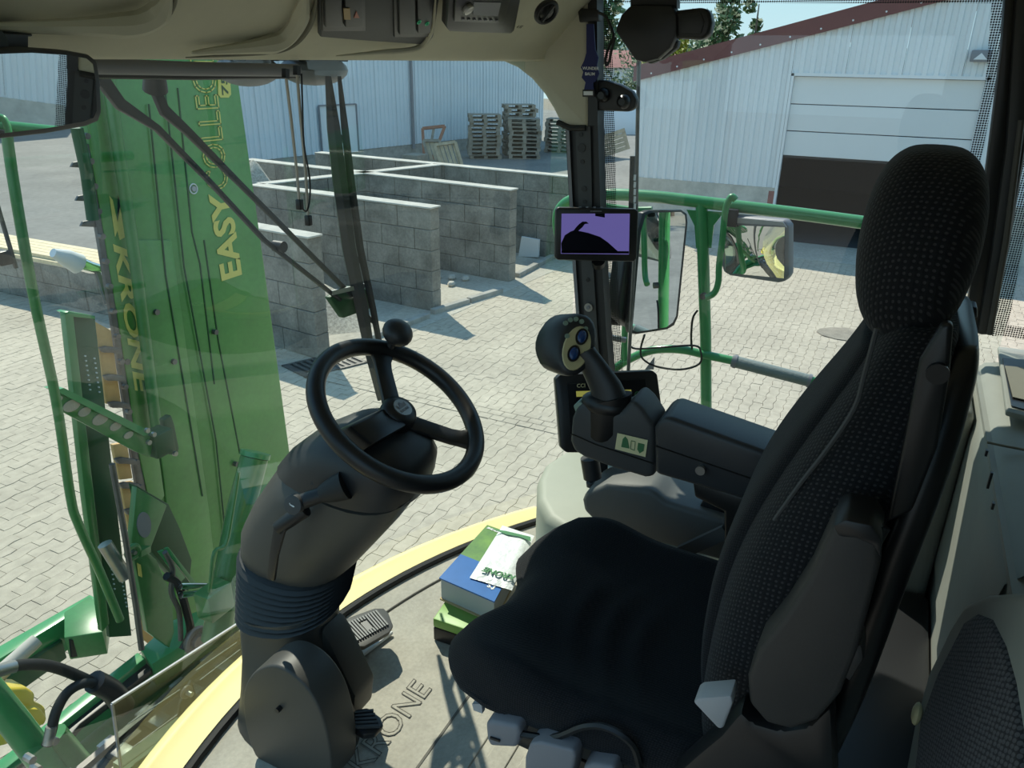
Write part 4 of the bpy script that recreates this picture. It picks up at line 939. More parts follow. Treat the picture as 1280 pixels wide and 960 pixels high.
# hard shell behind
sh = [(2.62, -.30, -.375, .22), (2.8, -.335, -.395, .235), (3.0, -.35, -.41, .235), (3.15, -.37, -.425, .21), (3.25, -.385, -.43, .165), (3.285, -.395, -.425, .13)]
m = MB(); m.loft([sring(0, hw, yb, yf, z, e=.45) for z, yf, yb, hw in dens(sh)]); m.build('back_shell', 'blackgloss', ds, ang=70)
m = MB(); m.prism(PP([(1150, 452), (1178, 405), (1192, 405), (1187, 470), (1172, 560), (1140, 640), (1108, 655), (1128, 560)], X(-.235)), (.02, 0, 0)); m.build('shell_edge', 'black', ds, bevel=.008, seg=3)
m = MB(); m.disc(P(1172, 467, X(-.24)), (1, 0, 0), .012, .006, 16); m.build('bolt_cover', 'black', ds)
# folded-up armrest with dial
ar = [(1040, 660), (1056, 653), (1090, 660), (1100, 676), (1101, 705), (1088, 755), (1072, 815), (1050, 870), (1022, 902), (990, 914), (958, 906), (936, 880), (934, 848), (948, 812), (978, 775), (1010, 725)]
m = MB(); m.prism(PP(ar, X(-.335)), (.065, 0, 0)); am = m.build('folded_armrest', 'armleather', ds, bevel=.016, seg=3)
m = MB(); m.prism(PP([(1040, 658), (1056, 650), (1090, 657), (1103, 676), (1101, 700), (1092, 684), (1070, 674), (1048, 672)], X(-.338)), (.07, 0, 0)); m.build('armrest_cap', 'black', am, bevel=.008, seg=2)
m = MB(); m.disc(P(1084, 659, X(-.30)), (.4, -.3, 1), .022, .02, 24); m.build('dial', 'black', am)
for k_ in range(9):
    a = math.pi*(k_/8)*1.0; p = P(1074+10*(1-math.cos(a)), 659-7*math.sin(a), X(-.318)); m = MB(); m.disc(p, (1, 0, 0), .003, .004, 6); m.build('dial_mark', 'white', am)
# lever and lower side cover
m = MB(); m.prism(PP([(866, 878), (872, 873), (914, 870), (916, 880), (904, 911), (898, 912)], X(-.345)), (.035, 0, 0)); m.build('recline_lever', 'light_grey', ds, bevel=.007, seg=2)
m = MB(); m.prism(PP([(836, 975), (870, 945), (900, 920), (925, 890), (940, 905), (975, 915), (1010, 910), (1040, 880), (1045, 990), (836, 990)], X(-.31)), (.05, 0, 0)); m.build('side_cover', 'black', ds, bevel=.014, seg=2)
m = MB(); m.prism(PP([(1048, 840), (1066, 805), (1078, 808), (1080, 825), (1062, 855)], X(-.33)), (.05, 0, 0)); m.build('rear_knob', 'armleather', ds, bevel=.01, seg=2)
# suspension base
m = MB(); rr = []
for i in range(25):
    t_ = i/24; z = FZ+.06+t_*.32; b_ = .95+.05*math.cos(2*math.pi*i/6); rr.append(sring(0, .20*b_, -.20*b_-.0, .155*b_+.0, z, e=.5))
m.loft(rr); m.build('suspension_bellows', 'rubber', ds, ang=80)
m = MB(); m.prism([(-.22, -.24, FZ), (.22, -.24, FZ), (.22, .17, FZ), (-.22, .17, FZ)], (0, 0, .06)); m.build('base_frame', 'black', ds, bevel=.01)
m = MB(); m.prism([(-.23, -.24, 2.44), (.23, -.24, 2.44), (.215, .14, 2.44), (-.215, .14, 2.44)], (0, 0, .035)); m.build('top_frame', 'black', ds, bevel=.008)
def handle(pix, xx, nm, mt, th=.05):
    m = MB(); m.prism(PP(pix, X(xx)), (th, 0, 0)); return m.build(nm, mt, ds, bevel=.008, seg=3)
h1 = handle([(606, 905), (613, 902), (648, 908), (650, 918), (646, 936), (612, 934), (608, 925)], -.28, 'height_handle', 'mid_grey')
m = MB(); m.bar(P(613, 922, X(-.282)), P(625, 926, X(-.282)), .004, .004); m.build('handle_symbol', 'black', h1)
h2 = handle([(656, 948), (662, 930), (675, 928), (716, 938), (720, 945), (712, 985), (655, 985)], -.29, 'slide_handle', 'mid_grey')
h3 = handle([(728, 960), (740, 956), (768, 960), (770, 985), (728, 985)], -.29, 'damper_handle', 'mid_grey')
m = MB(); m.tube(smooth_path([P(u, v, X(-.27)) for u, v in ((640, 915), (690, 922), (730, 908), (760, 910), (790, 930), (800, 960))], 4), .006, 6); m.build('cable', 'black', ds)
m = MB(); m.prism(PP([(590, 880), (602, 880), (603, 892), (592, 888)], X(-.24)), (.01, 0, 0)); m.build('fabric_tag', 'light_grey', ds)
# ================================================================ ARMREST CONSOLE AND JOYSTICK
ac = thing('armrest_console', 'dark right armrest console with joystick and green pictogram sticker', 'armrest', P(800, 640, X(.36)))
XA = .27
m = MB(); m.prism(PP([(817, 536), (822, 526), (834, 521), (975, 572), (1010, 590), (1010, 650), (945, 630), (818, 593)], X(XA)), (.12, 0, 0)); arm_ = m.build('armrest_pad', 'armtop', ac, bevel=.014, seg=3)
m = MB(); m.tube([P(818, 557, X(XA-.001)), P(950, 602, X(XA-.001))], .0016, 5); m.build('lid_joint', 'black', arm_)
m = MB(); m.disc(P(876, 587, X(XA-.006)), (1, 0, 0), .010, .014, 18, .008); m.build('clamp_screw', 'steel', arm_)
con = [(712, 552), (714, 524), (720, 510), (732, 503), (752, 516), (775, 516), (790, 500), (803, 512), (818, 534), (818, 597), (806, 598), (760, 584), (730, 573), (717, 565)]
m = MB(); m.prism(PP(con, X(XA+.01)), (.10, 0, 0)); cb = m.build('console_body', 'greyplastic', ac, bevel=.012, seg=3)
m = MB(); m.tube([P(713, 542, X(XA+.008)), P(745, 556, X(XA+.008)), P(818, 580, X(XA+.008))], .0014, 5); m.build('parting_line', 'black', cb)
st_ = [(772, 541), (810, 550), (807, 571), (769, 561)]; m = MB(); m.prism([p-V((.0015, 0, 0)) for p in PP(st_, X(XA+.008))], (.001, 0, 0)); sk = m.build('sticker', 'sticker', ac)
for pix in ([(777, 558), (779, 548), (782, 545), (785, 549), (787, 560)], [(798, 553), (806, 555), (805, 563), (800, 566), (797, 561)], ): m = MB(); m.prism([p-V((.003, 0, 0)) for p in PP(pix, X(XA+.008))], (.001, 0, 0)); m.build('pictogram', 'sticker_green', sk)
m = MB(); q = PP([(789, 551), (794, 552), (793, 563), (788, 561)], X(XA+.005)); 
for i in range(4): m.bar(q[i], q[(i+1) % 4], .001, .001)
m.build('pictogram', 'sticker_green', sk)
m = MB(); m.prism(PP([(716, 508), (722, 502), (732, 505), (730, 514), (720, 518)], X(XA+.02)), (.03, 0, 0)); m.build('thumb_button', 'button_green', ac, bevel=.004)
for u, v in ((800, 522), (808, 530), (796, 514)): m = MB(); m.ell(P(u, v, X(XA+.03)), ((0, 1, 0), (0, 0, 1), (1, 0, 0)), (.009, .006, .012), 10, 6); m.build('thumbwheel', 'black', ac)
m = MB(); m.tube([P(737, 572, X(.36)), P(741, 597, X(.36))], .022, 14); m.build('support_post', 'darkplastic', ac)
m = MB(); m.prism(PP([(865, 600), (955, 632), (957, 700), (905, 720), (905, 640), (868, 622)], X(.33)), (.05, 0, 0)); m.build('hinge_arm', 'black', ac, bevel=.006)
m = MB(); m.bar(P(852, 690, X(.34)), P(908, 664, X(.34)), .012, .03); m.build('bracket', 'greyplastic', ac)
# joystick
XJ = .31
jr = []
for l, r, sx in (((727, 500), (790, 492), .034), ((733, 541), (784, 536), .036), ((735, 548), (782, 545), .03)): jr.append((P(*l, X(XJ)), P(*r, X(XJ)), sx))
m = MB(); m.loft(pairloft(jr, (1, 0, 0), 20)); jb = m.build('joystick', 'black', ac, ang=50)
jr = [((P(*l, X(XJ)), P(*r, X(XJ)), sx)) for l, r, sx in (((736, 506), (784, 497), .030), ((739, 488), (775, 478), .025), ((731, 470), (762, 460), .020), ((725, 458), (752, 447), .018), ((714, 446), (742, 434), .02))]
m = MB(); m.loft(pairloft(jr, (1, 0, 0), 20)); m.build('grip', 'darkplastic', jb, ang=60)
m = MB(); m.ell(P(758, 505, X(XJ)), ((0, 1, 0), (0, 0, 1), (1, 0, 0)), (.058, .030, .038), 20, 8, 1.0); m.build('gaiter', 'black', jb)
hcx = P(706, 427, X(XJ+.005)); fx = (P(724, 430, X(XJ))-CAM).normalized()
fnj = (-fx+V((0.05, -.35, .25))).normalized(); ux = (RT*.92-UP*.30); ux = (ux-fnj*ux.dot(fnj)).normalized(); uy = fnj.cross(ux)
# head: tapered drum
hp0 = P(722, 431, X(XJ-.01)); 
def jring(c, ra, rb, n=24): return [c+ux*ra*math.cos(2*math.pi*k_/n)+uy*rb*math.sin(2*math.pi*k_/n) for k_ in range(n)]
bx = -fnj*1.0
off = P(700, 422, X(XJ))-P(722, 431, X(XJ))
m = MB(); m.loft([jring(hp0, .034, .062), jring(hp0-fnj*.006, .041, .069), jring(hp0-fnj*.02+off*.25, .046, .071), jring(hp0-fnj*.05+off*.8, .046, .066), jring(hp0-fnj*.07+off*1.0, .036, .052), jring(hp0-fnj*.078+off, .01, .015)]); hd2 = m.build('head', 'darkplastic', jb, ang=60)
m = MB(); m.loft([jring(hp0+fnj*.0005-uy*.008, .030, .050), jring(hp0+fnj*.003-uy*.008, .028, .048)]); m.build('faceplate', 'tan_plate', jb)
for u, v in ((727, 421), (717, 442)):
    c = P(u, v, (hp0+fnj*.004, fnj)); m = MB(); m.loft([[c+ux*.0135*math.cos(a)+uy*.0185*math.sin(a)+fnj*h for a in [2*math.pi*k_/18 for k_ in range(18)]] for h in (-.001, .003)]); m.build('button_surround', 'black', jb)
    m = MB(); m.ell(c+fnj*.003, (ux, uy, fnj), (.0095, .014, .004), 14, 6); m.build('button', 'button_blue', jb)
for u, v in ((707, 404), (713, 400), (720, 399), (727, 402), (732, 411), (709, 420)):
    c = P(u, v, (hp0+fnj*.003, fnj)); m = MB(); m.disc(c, fnj, .0052, .005, 12); m.build('small_button', 'button_green', jb)
m = MB(); m.torus(P(732, 442, (hp0+fnj*.004, fnj)), (ux, uy), .0045, .0008, 12, 5); m.build('symbol', 'black', jb)
# terminal
td = thing('control_terminal', 'black control terminal with rounded corners behind the joystick', 'display', P(750, 640, X(.62)))
tp0 = P(760, 512, X(.62)); tn = V((-.80, -.52, .30)).normalized()
TQ = lambda u, v, o=0.0: P(u, v, (tp0+tn*o, tn))
to = [(694, 474), (700, 468), (816, 463), (822, 468), (829, 520), (826, 562), (821, 567), (708, 566), (701, 560)]
m = MB(); m.prism([TQ(*q) for q in to], -tn*.035); m.build('casing', 'black', td, bevel=.005, seg=2)
m = MB(); m.prism([TQ(*q, .001) for q in ((709, 480), (806, 474), (811, 520), (809, 552), (714, 552))], tn*.002); m.build('front_panel', 'blackgloss', td)
m = MB(); m.prism([TQ(*q, .004) for q in ((720, 489), (789, 487), (790, 532), (724, 534))], tn*.001); m.build('screen', 'screen_led', td)
m = MB(); m.prism([TQ(*q, .006) for q in ((720, 496), (789, 494), (790, 532), (724, 534))], tn*.001); m.build('screen_image', 'screen_dark', td)
for u, v in ((797, 493), (807, 493), (808, 506), (799, 506), (800, 519), (809, 519)): m = MB(); m.torus(TQ(u, v, .004), (V((.5, -.85, 0)), tn.cross(V((.5, -.85, 0)))), .007, .0014, 12, 5); m.build('key', 'sticker_green', td)
tx = (TQ(740, 484)-TQ(720, 485)).normalized(); ty = tn.cross(tx)
text_mesh('CCI', .014, TQ(721, 484.5, .004), tx, ty).build('lettering', 'sticker', td)
m = MB(); m.bar(TQ(752, 565, -.02), TQ(752, 590, -.02), .03, .02); m.build('stand', 'black', td)
# ================================================================ SIDE CONSOLE, STORAGE BOX, BOOKS
so_ = thing('side_console', 'grey plastic side console with switches below the armrest', 'console', P(800, 690, X(.5)))
sp_ = [(727, 626), (731, 616), (757, 606), (815, 613), (832, 628), (912, 652), (912, 705), (770, 665), (738, 648), (729, 640)]
m = MB(); m.prism(PP(sp_, X(.44)), (.14, 0, 0)); sb = m.build('console_shell', 'consolegrey', so_, bevel=.014, seg=3)
for u, v, r, mt in ((739, 606, .013, 'greyplastic'),): 
    p = P(u, v, X(.50)); m = MB(); m.disc(p+V((0, 0, .003)), (0, .2, 1), r, .012, 18); m.build('socket_ring', mt, so_); m = MB(); m.disc(p+V((0, 0, .010)), (0, .2, 1), r*.4, .003, 12); m.build('socket_hole', 'black', so_)
p = P(789, 598, X(.50)); m = MB(); m.disc(p+V((0, 0, .0)), (0, -.1, 1), .006, .006, 14); m.build('indicator', 'white', so_)
m = MB(); m.prism(PP([(870, 640), (880, 624), (916, 630), (914, 644)], X(.47)), (.03, 0, .0)); m.build('rocker_switch', 'black', so_, bevel=.003)
m = MB(); m.prism(PP([(893, 634), (897, 622), (910, 624), (909, 636)], X(.465)), (.03, 0, .0)); m.build('rocker_switch', 'sticker', so_, bevel=.003)
fpb = [(.46, .33), (.49, .39), (.56, .45), (.66, .495), (.76, .515), (.88, .49), (.93, .42), (.93, -.05), (.46, -.05)]
m = MB(); m.prism([(x_, y_, FZ+.001) for x_, y_ in fpb], (0, 0, .355)); tag(m.build('storage_box', 'beige', bevel=.028, seg=4), 'pale beige rounded storage box in the front right cab corner', 'storage box')
# stack of manuals: lowest case, binder, bag
def flatstack(pix, z0, h, nm, mt, label, cat, bev=.003):
    t_ = thing(nm, label, cat, P(*pix[0], Z(z0+h))*1-V((0, 0, h))); q = PP(pix, Z(z0+h))
    return t_, q
zA = FZ+.001
q = PP([(541, 773), (557, 750), (640, 778), (628, 802)], Z(zA+.075)); tg = thing('green_case', 'green and black case at the bottom of the manual stack', 'case', q[0]-V((0, 0, .075)))
m = MB(); m.prism([p-V((0, 0, .075)) for p in q], (0, 0, .045)); m.build('case_body', 'black', tg, bevel=.004)
m = MB(); m.prism([p-V((0, 0, .029)) for p in q], (0, 0, .029)); m.build('case_lid', 'green_box', tg, bevel=.004)
zB = zA+.077
q = PP([(549, 722), (609, 656), (660, 674), (618, 752)], Z(zB+.075)); bnd = thing('manual_binder', 'thick blue and green spare parts binder on the green case', 'binder', q[0]-V((0, 0, .075)))
sh_ = lambda k_, dz: [((q[0]+q[2])/2).lerp(p, k_)-V((0, 0, dz)) for p in q]
m = MB(); m.prism(sh_(.965, .072), (0, 0, .067)); m.build('pages', 'pages', bnd)
m = MB(); m.prism(sh_(1, .077), (0, 0, .005)); m.build('back_cover', 'cardboard', bnd)
qa = [q[0], q[0].lerp(q[1], .42), q[3].lerp(q[2], .42), q[3]]; qb = [q[0].lerp(q[1], .42), q[1], q[2], q[3].lerp(q[2], .42)]
m = MB(); m.prism([p-V((0, 0, .0045)) for p in qa], (0, 0, .0045)); m.build('front_cover', 'blue_cover', bnd)
m = MB(); m.prism([p-V((0, 0, .0045)) for p in qb], (0, 0, .0045)); m.build('cover_picture', 'green_cover', bnd)
bxd = (q[0]-q[3]).normalized(); byd = -(q[1]-q[0]).normalized(); byd = (byd-bxd*byd.dot(bxd)).normalized()
text_mesh('ts', .035, P(621, 733, Z(zB+.076)), bxd, byd, .0004, bold=.0006).build('cover_lettering', 'paper', bnd)
text_mesh('KRONE', .012, P(624, 664, Z(zB+.076)), bxd, byd, .0004, bold=.0006, shear=.2).build('cover_lettering', 'paper', bnd)
zC = zB+.078
q2 = PP([(588, 717), (627, 654), (640, 652), (700, 668), (672, 735), (618, 728)], Z(zC+.012)); m = MB(); rows = []
A, B, C_, D = P(587, 718, Z(zC+.012)), P(628, 653, Z(zC+.012)), P(668, 666, Z(zC+.012)), P(640, 734, Z(zC+.012))
for i in range(13):
    row = []
    for j in range(13):
        s, t_ = i/12, j/12; p = A.lerp(B, s).lerp(D.lerp(C_, s), t_); e_ = min(s, 1-s, t_, 1-t_)*6
        row.append(p+V((0, 0, -.011+.012*min(1, e_)+.0012*noise.noise(p*30))))
    rows.append(row)
m.grid(rows); bgo = m.build('plastic_bag', 'bag'); tag(bgo, 'white plastic bag with green print lying on the blue binder', 'bag')
bxd = (A-D).normalized(); byd = -(B-A).normalized(); byd = (byd-bxd*byd.dot(bxd)).normalized()
text_mesh('KRONE', .0285, D.lerp(A, .02)+(B-A)*.17+V((0, 0, .0016)), bxd, byd, .0006, bold=.001, shear=.25).build('bag_lettering', 'green', bgo)
m = MB(); c = A.lerp(B, .84).lerp(D.lerp(C_, .84), .50)+V((0, 0, .004)); m.prism([c+bxd*a+byd*b for a, b in ((.07, .004), (.02, .012), (-.02, .006), (-.06, .012), (-.05, -.008), (-.01, -.006), (.03, -.004))], (0, 0, .0008)); m.build('bag_motif', 'green', bgo)
# ================================================================ CAB FITTINGS
# monitor on the pillar
mo = thing('camera_monitor', 'small black camera monitor with violet picture on the pillar', 'monitor', P(745, 326, X(.90)))
XM = .905
mn = V((-.86, -.50, .12)).normalized(); mp0 = P(745, 293, X(XM)); MQ = lambda u, v, o=0.0: P(u, v, (mp0+mn*o, mn))
m = MB(); m.prism([MQ(*q) for q in ((695, 262), (698, 259), (794, 261), (798, 264), (796, 323), (793, 327), (697, 325), (694, 322))], -mn*.03); m.build('casing', 'black', mo, bevel=.004)
m = MB(); m.prism([MQ(*q, .001) for q in ((702, 267), (787, 267), (786, 318), (701, 317))], mn*.002); m.build('screen', 'screen', mo)
m = MB(); m.prism([MQ(*q, .0035) for q in ((702, 316.5), (701.5, 304), (706, 294), (713, 289.5), (717, 288), (721, 283), (724, 280), (728, 277), (733, 277), (736, 279.5), (731, 280), (728, 284), (723, 288.5), (735, 291), (750, 296), (760, 303), (770, 312), (776, 317))], mn*.0005); m.build('screen_silhouette', 'screen_dark', mo)
m = MB(); m.prism([MQ(*q, .0035) for q in ((744, 267), (756, 267), (756, 272), (744, 270))], mn*.0005); m.build('screen_silhouette', 'screen_dark', mo)
m = MB(); m.prism([MQ(*q, .0035) for q in ((701.5, 316), (786, 317), (786, 314), (702, 313))], mn*.0005); m.build('screen_silhouette', 'screen_dark', mo)
m = MB(); m.bar(MQ(738, 264, .001), MQ(752, 264, .001), .003, .002); m.build('maker_plate', 'mid_grey', mo)
m = MB(); m.tube([MQ(748, 325, -.02), MQ(748, 330, -.04)], .02, 12); m.build('swivel', 'black', mo)
for k in range(5): m = MB(); m.disc(MQ(716+k*9, 259.5, -.008), UP, .004, .004, 8); m.build('button', 'mid_grey', mo)
# lanyard
ly = thing('lanyard', 'blue key lanyard with white lettering hanging on the pillar', 'lanyard', P(738, 122, X(.915)))
m = MB(); m.prism(PP([(733, 30), (742, 30), (744, 62), (748, 72), (746, 82), (749, 92), (744, 102), (741, 104), (742, 112), (730, 112), (732, 103), (727, 97), (729, 90), (726, 84), (730, 76), (733, 66)], X(.918)), (.004, 0, 0)); m.build('strap', 'lanyard', ly)
text_mesh('WUNDER', .0105, P(728, 87, X(.9165)), (0, -1, 0), (0, 0, 1), .0003, bold=.0002).build('lettering', 'white', ly)
text_mesh('BAUM', .0105, P(731, 94, X(.9165)), (0, -1, 0), (0, 0, 1), .0003, bold=.0002).build('lettering', 'white', ly)
m = MB(); m.prism(PP([(728, 112), (743, 112), (743, 121), (728, 121)], X(.917)), (.006, 0, 0)); m.build('buckle', 'black', ly, bevel=.001)
m = MB(); m.prism(PP([(729.5, 114), (741, 114), (741, 119), (729.5, 119)], X(.9165)), (.001, 0, 0)); m.build('tag', 'white', ly)
# roller blind motor under the roof over the right window
bm_ = thing('roller_blind', 'black roller blind housing hanging at the top of the right window', 'blind', P(820, 0, X(.93)))
m = MB(); m.prism(PP([(768, 38), (776, 18), (788, 6), (840, 6), (846, 20), (846, 42), (838, 60), (822, 74), (806, 78), (794, 76)], X(.90)), (.05, 0, 0)); m.build('motor_case', 'black', bm_, bevel=.008, seg=2)
m = MB(); m.prism(PP([(836, 14), (878, 9), (887, 14), (890, 28), (887, 43), (878, 50), (838, 48)], X(.915)), (.045, 0, 0)); m.build('blind_tube_end', 'black', bm_, bevel=.010, seg=3)
m = MB(); m.prism(PP([(842, 18), (876, 15), (881, 28), (876, 43), (842, 42)], X(.912)), (.01, 0, 0)); m.build('tube_cap', 'darkplastic', bm_, bevel=.004)
m = MB(); m.prism(PP([(788, -30), (846, -30), (846, 10), (788, 8)], X(.925)), (.03, 0, 0)); m.build('hanger', 'black', bm_)
m = MB(); m.tube(smooth_path([P(u, v, X(.92)) for u, v in ((748, 16), (756, 20), (763, 32), (767, 46), (762, 56), (757, 72), (757, 80), (761, 78), (765, 60), (769, 46))], 4), .004, 6); m.build('cable', 'black', bm_)
m = MB(); m.prism(PP([(722, 14), (726, 10), (748, 12), (748, 26), (724, 28)], X(.92)), (.03, 0, 0)); m.build('connector', 'black', bm_, bevel=.003)
m = MB(); m.prism(PP([(806, 76), (822, 74), (838, 58), (848, 50), (846, 60), (828, 74), (812, 80)], X(.93)), (.03, 0, 0)); m.build('guide_shoe', 'greyplastic', bm_, bevel=.004)
# bracket with two knobs
kb_ = thing('knob_bracket', 'dark bracket with two round knobs fixed to the pillar', 'bracket', P(748, 135, X(.95)))
m = MB(); m.prism(PP([(744, 100), (758, 100), (776, 106), (790, 114), (796, 124), (794, 135), (786, 140), (744, 138)], X(.94)), (.03, 0, 0)); m.build('plate', 'darkplastic', kb_, bevel=.008, seg=2)
for u, v in ((754, 119), (780, 127)):
    c = P(u, v, X(.935)); s = MB(); s.tube([c, c-V((.012, 0, 0)), c-V((.02, 0, 0))], [.019, .017, .009], 18); s.build('knob', 'blackgloss', kb_)
# slotted rod outside the right window
rd_ = thing('mirror_mast', 'slim dark slotted mast outside the right window carrying the mirrors', 'mast', P(792, 500, X(1.30)))
m = MB(); m.tube([P(u, v, X(1.30)) for u, v in ((799, 60), (797, 150), (795, 285), (785, 470))], .0065, 8); m.build('mast_tube', 'steel_dark', rd_)
m = MB(); m.bar(P(791, 195, X(1.30)), P(788, 290, X(1.30)), .014, .014); m.build('slotted_strip', 'black', rd_)
for k in range(6): 
    c = P(793.5, 222+k*9, X(1.285)); s = MB(); s.obox(c, ((0, 1, 0), (0, 0, 1), (1, 0, 0)), (.0035, .009, .001)); s.build('slot', 'white', rd_)
# interior mirror
im = thing('rear_view_mirror', 'black framed rear-view mirror hanging from the roof liner', 'mirror', P(30, 60, Y(.62)))
def mplane(c, target):
    d = (c-CAM).normalized(); r = V(target).normalized(); n_ = (r-d).normalized(); return n_
ic = P(50, 118, Y(.62)); inn_ = mplane(ic, (.95, -.14, -.13)); IQ = lambda u, v, o=0.0: P(u, v, (ic+inn_*o, inn_))
mo_ = [(-60, 66), (-20, 62), (40, 60), (85, 63), (112, 68), (122, 76), (126, 100), (128, 140), (124, 152), (110, 158), (60, 167), (0, 174), (-60, 178)]
m = MB(); m.prism([IQ(*q) for q in mo_], -inn_*.022); m.build('frame', 'black', im, bevel=.004, seg=2)
mi_ = [(-60, 72), (-20, 68), (40, 66), (85, 69), (108, 73), (116, 80), (120, 102), (121, 138), (117, 147), (104, 152), (60, 160), (0, 167), (-60, 171)]
m = MB(); m.add([IQ(*q, .0008) for q in mi_], [tuple(range(len(mi_)))]); m.build('glass', 'mirror', im)
m = MB(); m.prism([IQ(*q, -.03) for q in ((-40, 40), (41, 42), (41, 46), (36, 46), (36, 66), (-40, 66))], -inn_*.03); m.build('mount', 'black', im, bevel=.003)
m = MB(); m.tube([IQ(-10, 52, -.03), P(-10, 50, Y(.80))], .016, 10); m.build('mount_arm', 'black', im)
# sun blind rollers under the front liner
vb = thing('sun_blind', 'grey roller sun blind tube below the front edge of the liner', 'blind', PW(250, 86, -.12))
m = MB(); m.tube([PW(95, 82, -.14), PW(240, 86, -.14), PW(372, 88, -.14)], .012, 10); m.build('tube', 'mid_grey', vb)
m = MB(); m.tube([PW(95, 92, -.11), PW(240, 95, -.11), PW(372, 94, -.11)], .007, 8); m.build('lower_bar', 'darkplastic', vb)
for (u0, u1) in ((298, 362), (375, 450)):
    w_ = thing('roof_lamp', 'rounded grey lamp shell under the front roof edge, %s' % ('beside the wiper blade' if u0 > 350 else 'above the header lettering'), 'lamp', PW((u0+u1)/2, 96, .07))
    c = PW((u0+u1)/2, 88, .07); hw = (PW(u1, 88, .07)-PW(u0, 88, .07)).length/2; xd = (PW(u1, 88, .07)-PW(u0, 88, .07)).normalized()
    s = MB(); s.ell(c+V((0, .05, 0)), (xd, V((0, 0, 1)).cross(xd), V((0, 0, 1))), (hw, .08, .036), 20, 10); s.build('shell', 'mid_grey', w_)
    s = MB(); s.obox(c+V((0, .05, .04)), (xd, V((0, 0, 1)).cross(xd), V((0, 0, 1))), (hw*.8, .05, .02)); s.build('mount', 'darkplastic', w_)
# pull cords
for k, (pix, lab) in enumerate((([(357, 92), (364, 150), (371, 215), (374, 252)], 'pale blind pull cord with black end, the shorter of two'), ([(371, 88), (376, 150), (382, 215), (385, 272)], 'pale blind pull cord with black end, the longer of two'))):
    c_o = thing('pull_cord', lab, 'cord', P(*pix[0], Y(.77)))
    m = MB(); m.tube([P(u, v, Y(.77)) for u, v in pix], .0032, 6); m.build('cord', 'cord', c_o)
    u, v = pix[-1]; m = MB(); m.bar(P(u, v-3, Y(.77)), P(u+1, v+10, Y(.77)), .012, .012); m.build('cord_end', 'black', c_o, bevel=.002)
    m = MB(); m.bar(P(pix[0][0], pix[0][1]-6, Y(.77)), P(pix[0][0], pix[0][1]+6, Y(.77)), .01, .01); m.build('cord_guide', 'black', c_o)
m = MB(); m.tube(smooth_path([P(u, v, Y(.765)) for u, v in ((377, 92), (378, 130), (380, 180), (387, 222), (387, 250), (383, 264), (376, 258))], 4), .0018, 5); tag(m.build('thin_cable', 'black'), 'thin black cable looping between the two pull cords', 'cable')
# ================================================================ WIPER
wp = thing('windscreen_wiper', 'large twin-arm windscreen wiper with upright blade in front of the glass', 'wiper', PW(193, 95, .05))
m = MB(); m.tube([PW(193, 82, .03), PW(194, 112, .05)], [.018, .024], 14); m.build('pivot', 'black', wp)
def warm(pix, ws, nm):
    pts = [PW(u, v, .05) for u, v in pix]; m = MB()
    m.loft([[p+V((0, -.006, 0))+V((w_*.7, 0, w_*.7)), p+V((0, .006, 0))+V((w_*.7, 0, w_*.7)), p+V((0, .006, 0))-V((w_*.7, 0, w_*.7)), p+V((0, -.006, 0))-V((w_*.7, 0, w_*.7))] for p, w_ in zip(pts, ws)]); return m.build(nm, 'darkplastic', wp, bevel=.002)
warm([(194, 112), (205, 138), (232, 162), (300, 230), (365, 295), (440, 370)], [.012, .012, .009, .006, .0055, .0055], 'arm')
warm([(122, 92), (150, 130), (196, 160), (260, 225), (330, 300), (425, 375)], [.014, .012, .007, .0055, .005, .005], 'arm')
m = MB(); m.disc(PW(349, 308, .05), (0, 1, 0), .014, .03, 12); m.build('joint', 'black', wp)
m = MB(); m.prism([PW(u, v, .05) for u, v in ((412, 372), (440, 358), (462, 362), (466, 385), (430, 398))], (0, .02, 0)); m.build('blade_carrier', 'green_dark', wp, bevel=.004)
m = MB(); m.bar(PW(415, 366, .04), PW(460, 356, .04), .006, .012); m.build('carrier_bar', 'steel', wp)
bl = [(410, 95), (417, 160), (425, 230), (436, 310), (452, 385), (463, 445), (474, 500)]
m = MB(); m.tube([PW(u, v, .045) for u, v in bl], [.008, .018, .020, .020, .020, .015, .006], 6); m.build('blade_spine', 'darkplastic', wp)
m = MB(); m.tube([PW(u+14, v, .035) for u, v in bl], [.005, .010, .011, .011, .010, .009, .004], 6); m.build('rubber_lip', 'rubber', wp)
for i in (1, 2, 3, 4, 5): 
    u, v = bl[i]; m = MB(); m.bar(PW(u, v, .045), PW(u+14, v+18, .04), .012, .008); m.build('blade_bridge', 'darkplastic', wp)
# ================================================================ HEADER (maize header wing folded up ahead of the cab)
HY = 2.5
HQ = lambda u, v, dy=0.0: P(u, v, Y(HY+dy))
hd0 = HQ(250, 800); hdr = thing('maize_header', 'folded green maize header wing standing upright ahead of the cab', 'header', V((1.2, HY, 1.0)))
def hprism(pix, dy, th, nm, mt, bev=.004, parent=None): 
    m = MB(); m.prism([HQ(u, v, dy) for u, v in pix], (0, th, 0)); return m.build(nm, mt, parent or hdr, bevel=bev)
hprism([(130, 60), (292, 60), (297, 95), (330, 330), (362, 565), (390, 790), (215, 800)], 0, .06, 'main_panel', 'green_panel')
hprism([(98, 60), (128, 60), (166, 330), (186, 480), (206, 620), (190, 640), (172, 560), (148, 400), (112, 180)], -.02, .05, 'side_panel', 'green_panel')
hprism([(166, 300), (215, 300), (262, 640), (275, 760), (225, 790), (205, 600)], -.012, .02, 'middle_panel', 'green_panel', .006)
